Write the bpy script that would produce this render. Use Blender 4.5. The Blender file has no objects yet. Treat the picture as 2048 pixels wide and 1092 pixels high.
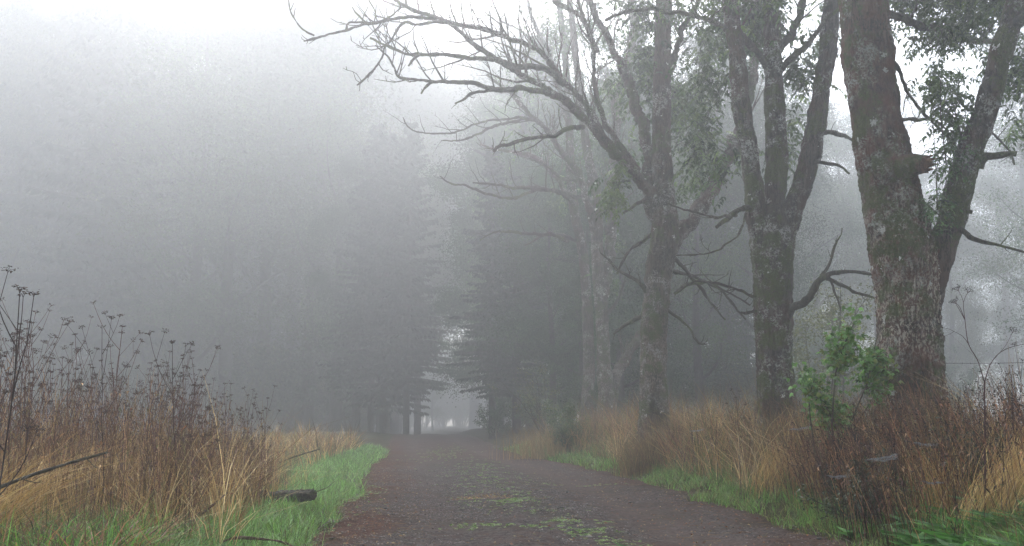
import bpy, math, random
import numpy as np
from mathutils import Vector

S = bpy.context.scene
COL = S.collection
F = 1800.0                      # focal length in photo pixels
TILT = math.radians(9.4)
EYE = np.array([0.0, 0.0, 1.1])

# ------------------------------------------------------------------ camera
cam_d = bpy.data.cameras.new('camera')
cam = bpy.data.objects.new('camera', cam_d)
COL.objects.link(cam)
cam.location = EYE
cam.rotation_euler = (math.radians(90) + TILT, 0, 0)
cam_d.sensor_width = 36
cam_d.lens = F / 2048 * 36
cam_d.clip_start = 0.05
cam_d.clip_end = 1000
S.camera = cam

# ------------------------------------------------------------------ sky, sun, exposure
SUN_EL, SUN_AZ = math.radians(50), math.radians(-14)     # azimuth from +Y, negative = left
w = bpy.data.worlds.new('World'); S.world = w; w.use_nodes = True
nt = w.node_tree
bg = nt.nodes['Background']
sky = nt.nodes.new('ShaderNodeTexSky'); sky.sky_type = 'NISHITA'; sky.sun_disc = False
sky.sun_elevation = SUN_EL; sky.sun_rotation = SUN_AZ
sky.air_density = 1.0; sky.dust_density = 2.5; sky.ozone_density = 1.0
hs = nt.nodes.new('ShaderNodeHueSaturation'); hs.inputs['Saturation'].default_value = 0.42
nt.links.new(sky.outputs[0], hs.inputs['Color']); nt.links.new(hs.outputs[0], bg.inputs['Color'])
bg.inputs['Strength'].default_value = 0.15
sd = bpy.data.lights.new('sun', 'SUN'); so = bpy.data.objects.new('sun', sd); COL.objects.link(so)
sd.energy = 1.5; sd.angle = math.radians(50); sd.color = (1.0, 0.985, 0.965)
sdir = Vector((math.sin(SUN_AZ) * math.cos(SUN_EL), math.cos(SUN_AZ) * math.cos(SUN_EL), math.sin(SUN_EL)))
so.rotation_euler = sdir.to_track_quat('Z', 'Y').to_euler()
S.view_settings.view_transform = 'Standard'
S.view_settings.look = 'None'
S.view_settings.gamma = 1
S.view_settings.exposure = 1.72
S.cycles.volume_bounces = 2
S.cycles.max_bounces = 5
S.cycles.diffuse_bounces = 2
S.cycles.glossy_bounces = 1
S.cycles.transmission_bounces = 3
S.cycles.use_adaptive_sampling = False
S.cycles.use_denoising = True
HAZE_DENSITY = 0.0080

# ------------------------------------------------------------------ helpers
_cf = np.array([0, math.cos(TILT), math.sin(TILT)])
_cu = np.array([0, -math.sin(TILT), math.cos(TILT)])
def P(px, py, Y):
    d = _cf + np.array([1, 0, 0]) * (px - 1024) / F + _cu * (546 - py) / F
    return EYE + d * (Y / d[1])
def PL(rows, Y0, Y1=None):
    """rows of (px, py, width_px) -> points (n,3), radii (n); depth runs from Y0 to Y1"""
    n = len(rows); Y1 = Y0 if Y1 is None else Y1
    pts, rr = [], []
    for i, r in enumerate(rows):
        Y = Y0 + (Y1 - Y0) * i / max(1, n - 1)
        if len(r) > 3: Y = r[3]
        pts.append(P(r[0], r[1], Y)); rr.append(r[2] * 0.5 / F * Y)
    return np.array(pts), np.array(rr)

def _hash(ix, iy, iz, seed):
    h = (ix.astype(np.int64) * 374761393 + iy.astype(np.int64) * 668265263 + iz.astype(np.int64) * 2147483647 + seed * 1274126177) & 0xffffffff
    h = ((h ^ (h >> 13)) * 1274126177) & 0xffffffff
    h = (h ^ (h >> 16)) & 0xffffff
    return h / float(0xffffff)
def vnoise(p, seed=0):
    p = np.asarray(p, float); i = np.floor(p); f = p - i; f = f * f * (3 - 2 * f); i = i.astype(np.int64)
    r = 0
    for dx in (0, 1):
        for dy in (0, 1):
            for dz in (0, 1):
                wgt = (f[..., 0] if dx else 1 - f[..., 0]) * (f[..., 1] if dy else 1 - f[..., 1]) * (f[..., 2] if dz else 1 - f[..., 2])
                r = r + wgt * _hash(i[..., 0] + dx, i[..., 1] + dy, i[..., 2] + dz, seed)
    return r * 2 - 1
def n2(x, y, s, seed=0):
    return vnoise(np.stack([x * s, y * s, np.zeros_like(x)], -1), seed)
def fbm(p, seed=0, o=3):
    a, r = 1.0, 0
    for k in range(o):
        r = r + a * vnoise(np.asarray(p) * 2 ** k, seed + k); a *= .5
    return r
def unit(v):
    return v / np.maximum(np.linalg.norm(v, axis=-1, keepdims=True), 1e-9)

class MB:
    def __init__(s): s.V = []; s.F = []; s.C = []; s.n = 0; s.I = []
    def add(s, V, Fc, C=(1, 1, 1), mi=0):
        V = np.asarray(V, float).reshape(-1, 3); Fc = np.asarray(Fc, np.int64)
        if len(V) == 0: return
        C = np.asarray(C, float)
        if C.ndim == 1: C = np.tile(C[:3], (len(V), 1))
        s.V.append(V); s.F.append(Fc + s.n); s.C.append(C[:, :3]); s.I.append(np.full(len(Fc), mi)); s.n += len(V)
    def build(s, name, mats, parent=None, smooth=True):
        V = np.concatenate(s.V); C = np.concatenate(s.C)
        me = bpy.data.meshes.new(name)
        loops = np.concatenate([f.ravel() for f in s.F]); tot = np.concatenate([np.full(len(f), f.shape[1]) for f in s.F])
        me.vertices.add(len(V)); me.vertices.foreach_set('co', V.astype(np.float32).ravel())
        me.loops.add(len(loops)); me.loops.foreach_set('vertex_index', loops.astype(np.int32))
        me.polygons.add(len(tot)); st = np.concatenate([[0], np.cumsum(tot)[:-1]])
        me.polygons.foreach_set('loop_start', st.astype(np.int32)); me.polygons.foreach_set('loop_total', tot.astype(np.int32))
        me.polygons.foreach_set('material_index', np.concatenate(s.I).astype(np.int32))
        if smooth: me.polygons.foreach_set('use_smooth', np.ones(len(tot), bool))
        a = me.color_attributes.new('Col', 'FLOAT_COLOR', 'POINT')
        a.data.foreach_set('color', np.concatenate([C, np.ones((len(C), 1))], 1).astype(np.float32).ravel())
        for m in (mats if isinstance(mats, (list, tuple)) else [mats]): me.materials.append(m)
        me.update(calc_edges=True)
        o = bpy.data.objects.new(name, me); COL.objects.link(o)
        if parent is not None: o.parent = parent
        return o

def tubes(mb, Pn, Rn, sides=3, C=(1, 1, 1), mi=0):
    """many tubes at once: Pn (n,k,3), Rn (n,k)"""
    Pn = np.asarray(Pn, float); Rn = np.asarray(Rn, float); n, k, _ = Pn.shape
    if n == 0: return
    T = unit(np.gradient(Pn, axis=1))
    m = T.mean(axis=1); ref = np.where(np.abs(m[:, 2:3]) > .8, np.array([[1., 0, 0]]), np.array([[0, 0, 1.]]))[:, None, :]
    A = unit(np.cross(T, np.broadcast_to(ref, T.shape))); B = np.cross(T, A)
    th = np.arange(sides) / sides * 2 * np.pi
    V = Pn[:, :, None, :] + Rn[:, :, None, None] * (A[:, :, None, :] * np.cos(th)[None, None, :, None] + B[:, :, None, :] * np.sin(th)[None, None, :, None])
    idx = np.arange(n * k * sides).reshape(n, k, sides)
    nx = np.roll(idx, -1, axis=2)
    Fq = np.stack([idx[:, :-1], nx[:, :-1], nx[:, 1:], idx[:, 1:]], -1).reshape(-1, 4)
    C = np.asarray(C, float)
    if C.ndim == 2: C = np.repeat(C, k * sides, axis=0)
    mb.add(V.reshape(-1, 3), Fq, C, mi)

def spline(pts, rr, step):
    pts = np.asarray(pts, float); Q = np.concatenate([pts, np.asarray(rr)[:, None]], 1)
    E = np.concatenate([[2 * Q[0] - Q[1]], Q, [2 * Q[-1] - Q[-2]]])
    out = []
    for i in range(len(Q) - 1):
        a, b, c, d = E[i:i + 4]; L = np.linalg.norm(c[:3] - b[:3]); m = max(2, int(L / step))
        t = (np.arange(m) / m)[:, None]
        out.append(.5 * (2 * b + (c - a) * t + (2 * a - 5 * b + 4 * c - d) * t ** 2 + (3 * b - a - 3 * c + d) * t ** 3))
    out.append(Q[-1:]); o = np.concatenate(out)
    return o[:, :3], np.maximum(o[:, 3], .0015)

def limb(mb, pts, rr, step=.06, sides=14, rough=.05, lump=.08, seed=0, cap=False, fine=True, kink=0):
    """a bark covered limb with lumps, ridges and flakes"""
    p, r = spline(pts, rr, step)
    if kink:
        s0 = np.concatenate([[0], np.cumsum(np.linalg.norm(np.diff(p, axis=0), axis=1))]); q0 = np.stack([s0 * 3.2, s0 * 0 + seed, s0 * 0], -1)
        p = p + (np.stack([vnoise(q0, 1), vnoise(q0, 2), vnoise(q0, 3)], -1) * (.018 + r[:, None] * .35) + np.stack([vnoise(q0 * 3, 4), vnoise(q0 * 3, 5), vnoise(q0 * 3, 6)], -1) * (.006 + r[:, None] * .18)) * kink
        r = r * (1 + .28 * kink * np.maximum(0, vnoise(q0 * 4 + 7, 8)) + .1 * kink * vnoise(q0 * 9, 9))
    T = unit(np.gradient(p, axis=0)); k = len(p)
    A = np.zeros_like(T); a = np.array([1., 0, 0]) if abs(T[0][0]) < .8 else np.array([0, 1., 0])
    for i in range(k):
        a = a - T[i] * a.dot(T[i]); a /= np.linalg.norm(a) + 1e-9; A[i] = a
    B = np.cross(T, A)
    th = np.arange(sides) / sides * 2 * np.pi
    Nrm = A[:, None] * np.cos(th)[None, :, None] + B[:, None] * np.sin(th)[None, :, None]
    s = np.concatenate([[0], np.cumsum(np.linalg.norm(np.diff(p, axis=0), axis=1))])
    base = p[:, None] + Nrm * r[:, None, None]
    rm = r[:, None]
    q = Nrm * r[:, None, None] + np.array([0, 0, 1.]) * s[:, None, None]
    d = lump * rm * fbm(q * np.array([2.2, 2.2, 1.4]) / max(.3, rm.max() * 2), seed, 2)
    if fine:
        ridg = np.abs(vnoise(q * np.array([21, 21, 3.4]), seed + 5)) * 1.3 - .25 * np.abs(vnoise(q * np.array([9, 9, 2.]), seed + 6))
        d += rough * rm.clip(.04, .4) * (ridg - .35)
        d += rough * .6 * rm.clip(.04, .4) * vnoise(q * np.array([55, 55, 30.]), seed + 9)
    V = base + Nrm * d[..., None]
    idx = np.arange(k * sides).reshape(k, sides); nx = np.roll(idx, -1, axis=1)
    Fq = np.stack([idx[:-1], nx[:-1], nx[1:], idx[1:]], -1).reshape(-1, 4)
    mb.add(V.reshape(-1, 3), Fq)
    if cap:
        mb.add(np.concatenate([V[-1], [p[-1] - T[-1] * r[-1] * .2]]), np.array([[i, (i + 1) % sides, sides] for i in range(sides)]))
    return p, r

def grow(mb, p, r, rng, level=2, dens=2.2, lf=.34, up=.35, t0=.2, minr=.0035, spread=.9, tips=None, k=6, maxlen=3.0, sides=4):
    """side twigs along the polyline p"""
    L = np.linalg.norm(np.diff(p, axis=0), axis=1).sum(); n = max(1, int(L * dens + rng.random()))
    s = np.concatenate([[0], np.cumsum(np.linalg.norm(np.diff(p, axis=0), axis=1))]); s /= s[-1]
    PP, RR = [], []
    for j in range(n):
        t = t0 + (1 - t0) * rng.random(); 
        q = np.array([np.interp(t, s, p[:, c]) for c in range(3)]); rad = np.interp(t, s, r)
        i = min(len(p) - 2, int(np.searchsorted(s, t)) - 1 if t > 0 else 0); i = max(i, 0)
        T = unit(p[i + 1] - p[i]); v = rng.normal(size=3); v -= T * v.dot(T); v = unit(v)
        d = unit(T * .75 + v * spread + np.array([0, 0, up * .6]))
        ln = min(maxlen, L * lf * (1.15 - .7 * t) * (.5 + .9 * rng.random())); 
        if ln < .08: continue
        st = ln / (k - 1); pts = [q]
        for m in range(k - 1):
            d = unit(d + rng.normal(size=3) * .17 + np.array([0, 0, up * .22]))
            pts.append(pts[-1] + d * st)
        pts = np.array(pts); r0 = max(minr * 1.3, min(rad * .55, ln * .014 + minr)); rr = np.linspace(r0, minr * .7, k)
        PP.append(pts); RR.append(rr)
        if tips is not None: tips.append(pts)
        if level > 1: grow(mb, pts, rr, rng, level - 1, dens * 1.35, lf, up, .15, minr, spread, tips, max(4, k - 1), maxlen, max(3, sides - 1))
    if PP: tubes(mb, np.array(PP), np.array(RR), sides)

# ------------------------------------------------------------------ materials
def newmat(name):
    m = bpy.data.materials.new(name); m.use_nodes = True; t = m.node_tree; t.nodes.clear()
    out = t.nodes.new('ShaderNodeOutputMaterial')
    return m, t, out
class NT:
    def __init__(s, t): s.t = t
    def n(s, typ, **kw):
        nd = s.t.nodes.new(typ)
        for k, v in kw.items(): setattr(nd, k, v)
        return nd
    def l(s, a, b): s.t.links.new(a, b)
    def noise(s, vec, scale, detail=4, rough=.6):
        nd = s.n('ShaderNodeTexNoise'); nd.inputs['Scale'].default_value = scale; nd.inputs['Detail'].default_value = detail
        nd.inputs['Roughness'].default_value = rough; s.l(vec, nd.inputs['Vector']); return nd.outputs['Fac']
    def ramp(s, fac, a, b, c0=0, c1=1):
        nd = s.n('ShaderNodeMapRange'); nd.inputs[1].default_value = a; nd.inputs[2].default_value = b
        nd.inputs[3].default_value = c0; nd.inputs[4].default_value = c1; s.l(fac, nd.inputs[0]); return nd.outputs[0]
    def mix(s, f, a, b, blend='MIX'):
        nd = s.n('ShaderNodeMix', data_type='RGBA', blend_type=blend)
        if hasattr(f, 'node'): s.l(f, nd.inputs[0])
        else: nd.inputs[0].default_value = f
        for i, c in ((6, a), (7, b)):
            if hasattr(c, 'node'): s.l(c, nd.inputs[i])
            else: nd.inputs[i].default_value = (*c, 1)
        return nd.outputs[2]
    def math(s, op, a, b=None):
        nd = s.n('ShaderNodeMath', operation=op)
        for i, c in ((0, a), (1, b)):
            if c is None: continue
            if hasattr(c, 'node'): s.l(c, nd.inputs[i])
            else: nd.inputs[i].default_value = c
        return nd.outputs[0]

def bark_mat(name, dark, mid, lichen, moss, l_amt=.5, m_amt=.5, spots=True, rust=0.0, pale=None):
    m, t, out = newmat(name); g = NT(t)
    tc = g.n('ShaderNodeTexCoord'); mp = g.n('ShaderNodeMapping'); mp.inputs['Scale'].default_value = (1, 1, .3)
    g.l(tc.outputs['Object'], mp.inputs[0]); v = mp.outputs[0]; o = tc.outputs['Object']
    fv = g.n('ShaderNodeMapping'); fv.inputs['Scale'].default_value = (1, 1, .16); g.l(tc.outputs['Object'], fv.inputs[0])
    fis = g.ramp(g.math('ABSOLUTE', g.math('SUBTRACT', g.noise(fv.outputs[0], 17, 4, .65), .5)), .0, .055)
    c = g.mix(g.ramp(g.noise(v, 16, 6, .75), .38, .62), tuple(x * .55 for x in mid), mid)
    c = g.mix(g.ramp(g.noise(o, .9, 3, .6), .4, .65), c, g.mix(.5, c, tuple(x * 1.7 for x in mid)))
    c = g.mix(fis, dark, c)
    if rust: c = g.mix(g.math('MULTIPLY', g.ramp(g.noise(o, 2.3, 4, .6), .44, .6), rust), c, (.12, .05, .03))
    if pale is not None:      # pale flaking plates of bark in upright strips
        mp2 = g.n('ShaderNodeMapping'); mp2.inputs['Scale'].default_value = (1, 1, .42); g.l(tc.outputs['Object'], mp2.inputs[0])
        sz = g.n('ShaderNodeSeparateXYZ'); g.l(o, sz.inputs[0])
        fl = g.math('MULTIPLY', g.ramp(g.noise(mp2.outputs[0], 42, 3, .6), .5, .56), g.math('MULTIPLY', g.ramp(g.noise(o, 1.1, 3, .6), .36, .56), g.ramp(sz.outputs[2], 4.2, 2.2)))
        c = g.mix(g.math('MULTIPLY', fl, .85), c, pale)
    lm = g.math('MULTIPLY', g.math('MULTIPLY', g.ramp(g.noise(o, 1.5, 3, .6), .56 - .12 * l_amt, .66 - .1 * l_amt), g.ramp(g.noise(o, 5.5, 5, .75), .45, .54)), g.ramp(g.noise(o, 30, 4, .75), .47, .53))
    c = g.mix(lm, c, lichen)
    mm = g.math('MULTIPLY', g.ramp(g.noise(o, 1.7, 6, .72), .62 - .14 * m_amt, .67 - .12 * m_amt), g.ramp(g.noise(o, 19, 4, .7), .32, .48))
    c = g.mix(g.math('MULTIPLY', mm, .92), c, g.mix(g.ramp(g.noise(o, 60, 2), .35, .65), moss, tuple(x * 2.1 for x in moss)))
    if spots:
        vo = g.n('ShaderNodeTexVoronoi'); vo.inputs['Scale'].default_value = 5.5
        wn = g.n('ShaderNodeTexNoise'); wn.inputs['Scale'].default_value = 30
        g.l(o, wn.inputs['Vector']); vadd = g.n('ShaderNodeVectorMath', operation='MULTIPLY_ADD'); g.l(wn.outputs['Color'], vadd.inputs[0]); vadd.inputs[1].default_value = (.13, .13, .13); g.l(o, vadd.inputs[2])
        g.l(vadd.outputs[0], vo.inputs['Vector'])
        sp = g.math('MULTIPLY', g.ramp(vo.outputs['Distance'], .24, .19), g.ramp(g.n('ShaderNodeSeparateColor').outputs[0], 0, 1))
        sep = [x for x in t.nodes if x.bl_idname == 'ShaderNodeSeparateColor'][0]; g.l(vo.outputs['Color'], sep.inputs[0])
        sel = g.ramp(sep.outputs[0], .76, .79)
        rad = g.ramp(sep.outputs[1], 0, 1, .05, .27)
        sp = g.math('MULTIPLY', g.math('LESS_THAN', vo.outputs['Distance'], rad), sel)
        c = g.mix(g.math('MULTIPLY', sp, .9), c, g.mix(g.ramp(g.noise(o, 80, 2), .4, .6), (.34, .34, .30), (.62, .62, .56)))
    b = g.n('ShaderNodeBsdfPrincipled'); g.l(c, b.inputs['Base Color']); b.inputs['Roughness'].default_value = .8
    b.inputs['Specular IOR Level'].default_value = .25
    bp = g.n('ShaderNodeBump'); bp.inputs['Strength'].default_value = .9; bp.inputs['Distance'].default_value = .03
    hh = g.math('ADD', g.math('ADD', g.noise(v, 40, 5, .75), g.math('MULTIPLY', fis, .9)), g.math('MULTIPLY', g.noise(o, 110, 3), .4)); g.l(hh, bp.inputs['Height'])
    g.l(bp.outputs[0], b.inputs['Normal']); g.l(b.outputs[0], out.inputs[0])
    return m

def vcol_mat(name, rough=.6, transl=.0, var=.25, vscale=9, spec=.3):
    m, t, out = newmat(name); g = NT(t)
    at = g.n('ShaderNodeAttribute'); at.attribute_name = 'Col'
    tc = g.n('ShaderNodeTexCoord')
    c = g.mix(1, at.outputs['Color'], g.mix(g.ramp(g.noise(tc.outputs['Object'], vscale, 3), .3, .7), (1 - var,) * 3, (1 + var,) * 3), 'MULTIPLY')
    b = g.n('ShaderNodeBsdfPrincipled'); g.l(c, b.inputs['Base Color']); b.inputs['Roughness'].default_value = rough
    b.inputs['Specular IOR Level'].default_value = spec
    if transl:
        tr = g.n('ShaderNodeBsdfTranslucent'); g.l(c, tr.inputs['Color']); mx = g.n('ShaderNodeMixShader'); mx.inputs[0].default_value = transl
        g.l(b.outputs[0], mx.inputs[1]); g.l(tr.outputs[0], mx.inputs[2]); g.l(mx.outputs[0], out.inputs[0])
    else: g.l(b.outputs[0], out.inputs[0])
    return m

M_bark1 = bark_mat('ash_bark_rusty', (.012, .008, .006), (.085, .052, .036), (.30, .32, .27), (.036, .045, .01), .6, .85, True, .85, (.46, .42, .33))
M_bark2 = bark_mat('ash_bark_mossy', (.012, .009, .007), (.075, .06, .046), (.30, .31, .27), (.04, .05, .012), 1.0, .95, True, .3)
M_bark3 = bark_mat('ash_bark_grey', (.014, .011, .008), (.095, .076, .058), (.30, .30, .26), (.04, .05, .014), .85, .8, True, .3, (.24, .2, .16))
M_bark4 = bark_mat('ash_bark_dim', (.014, .011, .008), (.085, .07, .054), (.17, .17, .145), (.04, .05, .014), .55, .8, True, .3)
M_barkF = bark_mat('forest_bark', (.02, .018, .015), (.055, .047, .038), (.12, .125, .11), (.02, .026, .008), .5, .5, False)
M_twig = bark_mat('twig_bark', (.022, .02, .014), (.07, .062, .042), (.15, .16, .11), (.05, .065, .018), .5, .7, False)
M_leaf = vcol_mat('leaf', .45, .35, .25, 5, .4)
M_leafF = vcol_mat('forest_leaf', .8, .1, .15, 2, .05)
M_needle = vcol_mat('needles', .6, .12, .3, 3, .25)
M_grass = vcol_mat('grass_blades', .45, .35, .2, 3, .4)
M_dry = vcol_mat('dry_stems', .7, .2, .25, 6, .2)
M_seed = vcol_mat('seed_heads', .8, 0, .3, 30, .15)
M_web = vcol_mat('cobweb_silk', .4, .3, .05, 5, .5)
M_wire = vcol_mat('rusty_wire', .6, 0, .3, 30, .5)

def ground_mat():
    m, t, out = newmat('soil_and_litter'); g = NT(t); tc = g.n('ShaderNodeTexCoord'); o = tc.outputs['Object']
    c = g.mix(g.ramp(g.noise(o, 3, 5, .7), .35, .65), (.035, .04, .016), (.09, .075, .04))
    c = g.mix(g.ramp(g.noise(o, 30, 4, .7), .5, .6), c, (.035, .024, .016))
    b = g.n('ShaderNodeBsdfDiffuse'); g.l(c, b.inputs['Color']); b.inputs['Roughness'].default_value = .7
    bp = g.n('ShaderNodeBump'); bp.inputs['Distance'].default_value = .05; g.l(g.noise(o, 25, 5, .7), bp.inputs['Height']); g.l(bp.outputs[0], b.inputs['Normal'])
    g.l(b.outputs[0], out.inputs[0]); return m
def track_mat():
    m, t, out = newmat('wet_gravel_track'); g = NT(t); tc = g.n('ShaderNodeTexCoord'); o = tc.outputs['Object']
    at = g.n('ShaderNodeAttribute'); at.attribute_name = 'Col'
    sp = g.n('ShaderNodeSeparateColor'); g.l(at.outputs['Color'], sp.inputs[0])
    vo = g.n('ShaderNodeTexVoronoi'); vo.inputs['Scale'].default_value = 42; g.l(o, vo.inputs['Vector'])
    sc = g.n('ShaderNodeSeparateColor'); g.l(vo.outputs['Color'], sc.inputs[0])
    stone = g.mix(sc.outputs[0], (.026, .023, .022), (.14, .127, .12))
    soil = g.mix(g.ramp(g.noise(o, 14, 5, .75), .35, .65), (.04, .024, .018), (.125, .072, .055))
    soil2 = g.mix(g.ramp(g.noise(o, 9, 5, .75), .35, .65), (.042, .031, .026), (.115, .084, .073))
    base = g.mix(g.ramp(sp.outputs[0], .2, .8), soil2, soil)
    base = g.mix(g.math('MULTIPLY', sp.outputs[1], .6), base, (.125, .098, .086))
    sm = g.math('MULTIPLY', g.math('MULTIPLY', g.ramp(g.noise(o, 6, 4, .7), .38, .56), g.ramp(sp.outputs[0], .9, .1)), g.ramp(sp.outputs[1], 1, .1, .15, 1))
    c = g.mix(g.math('MULTIPLY', sm, .85), base, stone)
    c = g.mix(g.ramp(g.noise(o, 1.3, 3), .52, .7, 0, .35), c, (.03, .034, .014))
    vl = g.n('ShaderNodeTexVoronoi'); vl.inputs['Scale'].default_value = 16; g.l(o, vl.inputs['Vector'])
    sl = g.n('ShaderNodeSeparateColor'); g.l(vl.outputs['Color'], sl.inputs[0])
    c = g.mix(g.math('MULTIPLY', g.math('LESS_THAN', vl.outputs['Distance'], .16), g.ramp(sl.outputs[0], .86, .9)), c, (.22, .14, .07))
    b = g.n('ShaderNodeBsdfDiffuse'); g.l(c, b.inputs['Color']); b.inputs['Roughness'].default_value = .7
    bp = g.n('ShaderNodeBump'); bp.inputs['Distance'].default_value = .012; bp.inputs['Strength'].default_value = 1
    g.l(g.math('ADD', g.math('MULTIPLY', vo.outputs['Distance'], -1), g.noise(o, 60, 4, .7)), bp.inputs['Height']); g.l(bp.outputs[0], b.inputs['Normal'])
    g.l(b.outputs[0], out.inputs[0]); return m

def tag(o, label=None, cat=None, group=None, kind=None):
    if label: o['label'] = label
    if cat: o['category'] = cat
    if group: o['group'] = group
    if kind: o['kind'] = kind
    return o
def empty(name, loc=(0, 0, 0), **kw):
    o = bpy.data.objects.new(name, None); COL.objects.link(o); o.location = loc; o.empty_display_size = .2
    return tag(o, **kw)
def copy_tree(root, loc, rz=0, sc=1.0, label=None, group=None, tilt=(0, 0)):
    r = root.copy(); COL.objects.link(r); r.location = loc; r.rotation_euler = (tilt[0], tilt[1], rz); r.scale = (sc,) * 3
    if label: r['label'] = label
    if group: r['group'] = group
    for ch in list(root.children):
        c = ch.copy(); COL.objects.link(c); c.parent = r
        for gch in list(ch.children):
            d = gch.copy(); COL.objects.link(d); d.parent = c
    return r
def local(o, root_loc):
    """meshes drawn in world coordinates: shift them to their root"""
    me = o.data; n = len(me.vertices); a = np.empty(n * 3, np.float32); me.vertices.foreach_get('co', a)
    a = a.reshape(-1, 3) - np.asarray(root_loc, np.float32); me.vertices.foreach_set('co', a.ravel()); me.update()

# ------------------------------------------------------------------ terrain
ZT = [-30, 0, 8, 12, 20, 35, 65, 95, 300]
XL = [-.6, -1.6, -1.88, -2.25, -3.2, -4.85, -8.4, -12, -36]
XR = [4.5, 3.6, 3.0, 3.0, 2.2, -.2, -3.0, -7, -31]
def xl(Y): return np.interp(Y, ZT, XL) + .16 * n2(Y, Y * 0, .8, 3)
def xr(Y): return np.interp(Y, ZT, XR) + .2 * n2(Y, Y * 0, .7, 4)
def sstep(a, b, x):
    t = np.clip((x - a) / (b - a), 0, 1); return t * t * (3 - 2 * t)
DIP = 0.0
def hbase(Y): return .17 * sstep(22, 62, Y) - .8 * sstep(66, 110, Y)
def hground(X, Y):
    X = np.asarray(X, float); Y = np.asarray(Y, float)
    l, r = np.interp(Y, ZT, XL), np.interp(Y, ZT, XR)
    h = hbase(Y)
    h = h + .10 * sstep(0, .5, l - X) + .12 * sstep(.8, 3, l - X)
    h = h + .10 * sstep(0, .4, X - r) + .40 * sstep(.3, 1.8, X - r) + .12 * sstep(2, 6, X - r)
    h = h - DIP * sstep(.02, .3, np.minimum(X - l, r - X))
    h = h + .05 * n2(X, Y, .45, 7) * sstep(0, 1.5, np.maximum(l - X, X - r)) + .015 * n2(X, Y, 3, 8)
    return h
def htrack(X, Y):
    l, r = np.interp(Y, ZT, XL), np.interp(Y, ZT, XR); u = (X - l) / (r - l)
    rut = -.035 * np.exp(-((u - .28) / .09) ** 2) - .045 * np.exp(-((u - .74) / .09) ** 2) + .02 * np.exp(-((u - .5) / .13) ** 2)
    return hground(X, Y) + rut + .010 * n2(X, Y, 6, 21) + .008 * n2(X, Y, 17, 22) + .012 * n2(X, Y, 1.5, 23)

def grid(xs, ys, fn):
    X, Y = np.meshgrid(xs, ys); Z = fn(X, Y); V = np.stack([X, Y, Z], -1).reshape(-1, 3)
    idx = np.arange(len(V)).reshape(X.shape)
    return V, np.stack([idx[:-1, :-1], idx[:-1, 1:], idx[1:, 1:], idx[1:, :-1]], -1).reshape(-1, 4)
xs = np.concatenate([np.linspace(-165, -12, 60), np.linspace(-11.8, 12, 120), np.linspace(12.5, 165, 60)])
ys = np.concatenate([np.linspace(-32, 3, 20), np.linspace(3.2, 30, 150), np.linspace(30.5, 262, 190)])
DIP = .16
mb = MB(); V, Fq = grid(xs, ys, hground); DIP = 0.0; mb.add(V, Fq); tag(mb.build('ground', ground_mat()), kind='structure')
# track sheet: fine near the camera, its edges dipping under the verges
mb = MB()
for (y0, y1, st, nu) in ((-8, 5.5, .2, 60), (5.5, 17, .028, 210), (17, 110, .14, 90)):
    yy = np.arange(y0, y1 + st, st); yy[-1] = y1; u = np.linspace(-.08, 1.08, nu)
    Y, U = np.meshgrid(yy, u, indexing='ij'); L, R = xl(Y), xr(Y); X = L + (R - L) * U
    edge = np.minimum(U, 1 - U)
    rag = .05 * n2(X, Y, 2.5, 31) + .025 * n2(X, Y, 9, 32)
    Z = htrack(X, Y) + .022 - .16 * (1 - sstep(-.06, .05, edge + rag))
    red = 1 - sstep(.02, .3, U + .12 * n2(X, Y, 1.1, 33)); red = np.maximum(red, .6 * (1 - sstep(.0, .22, 1 - U + .1 * n2(X, Y, 1.3, 34))))
    red = np.maximum(red, .85 * np.exp(-((Y - 8.0) / .5) ** 2) * np.exp(-((U - .66) / .1) ** 2))
    red = np.maximum(red, .55 * sstep(20, 30, Y))
    idx = np.arange(X.size).reshape(X.shape)
    mb.add(np.stack([X, Y, Z], -1).reshape(-1, 3), np.stack([idx[:-1, :-1], idx[1:, :-1], idx[1:, 1:], idx[:-1, 1:]], -1).reshape(-1, 4),
           np.stack([red, np.clip(np.exp(-((U - .74 + .02 * n2(X, Y, .5, 35)) / .10) ** 2) + .7 * np.exp(-((U - .24) / .07) ** 2), 0, 1) * (.6 + .4 * n2(X, Y, 1.6, 36)), red * 0], -1).reshape(-1, 3))
tag(mb.build('track', track_mat()), kind='structure')

# ------------------------------------------------------------------ loose stones and litter on the track
rng = np.random.default_rng(5)
def rocks(mb, c, s, rng, cols):
    n = len(c); base = np.array([[1, 0, 0], [-1, 0, 0], [0, 1, 0], [0, -1, 0], [0, 0, 1], [0, 0, -.6], [.6, .6, .5], [-.6, .6, .4], [-.6, -.6, .5], [.6, -.6, .4]], float)
    tri = np.array([[0, 6, 4], [6, 2, 4], [2, 7, 4], [7, 1, 4], [1, 8, 4], [8, 3, 4], [3, 9, 4], [9, 0, 4], [0, 5, 6], [6, 5, 2], [2, 5, 7], [7, 5, 1], [1, 5, 8], [8, 5, 3], [3, 5, 9], [9, 5, 0]])
    a = rng.random(n) * 6.283; V = base[None] * (1 + .35 * (rng.random((n, 10, 1)) - .5)) * (np.stack([s * (.8 + .6 * rng.random(n)), s * (.6 + .4 * rng.random(n)), s * (.35 + .4 * rng.random(n))], -1))[:, None]
    X = V[..., 0] * np.cos(a)[:, None] - V[..., 1] * np.sin(a)[:, None]; Yy = V[..., 0] * np.sin(a)[:, None] + V[..., 1] * np.cos(a)[:, None]
    V = np.stack([X, Yy, V[..., 2]], -1) + c[:, None]
    mb.add(V.reshape(-1, 3), (tri[None] + np.arange(n)[:, None, None] * 10).reshape(-1, 3), np.repeat(cols, 10, axis=0))
mb = MB(); n = 60000
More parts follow.
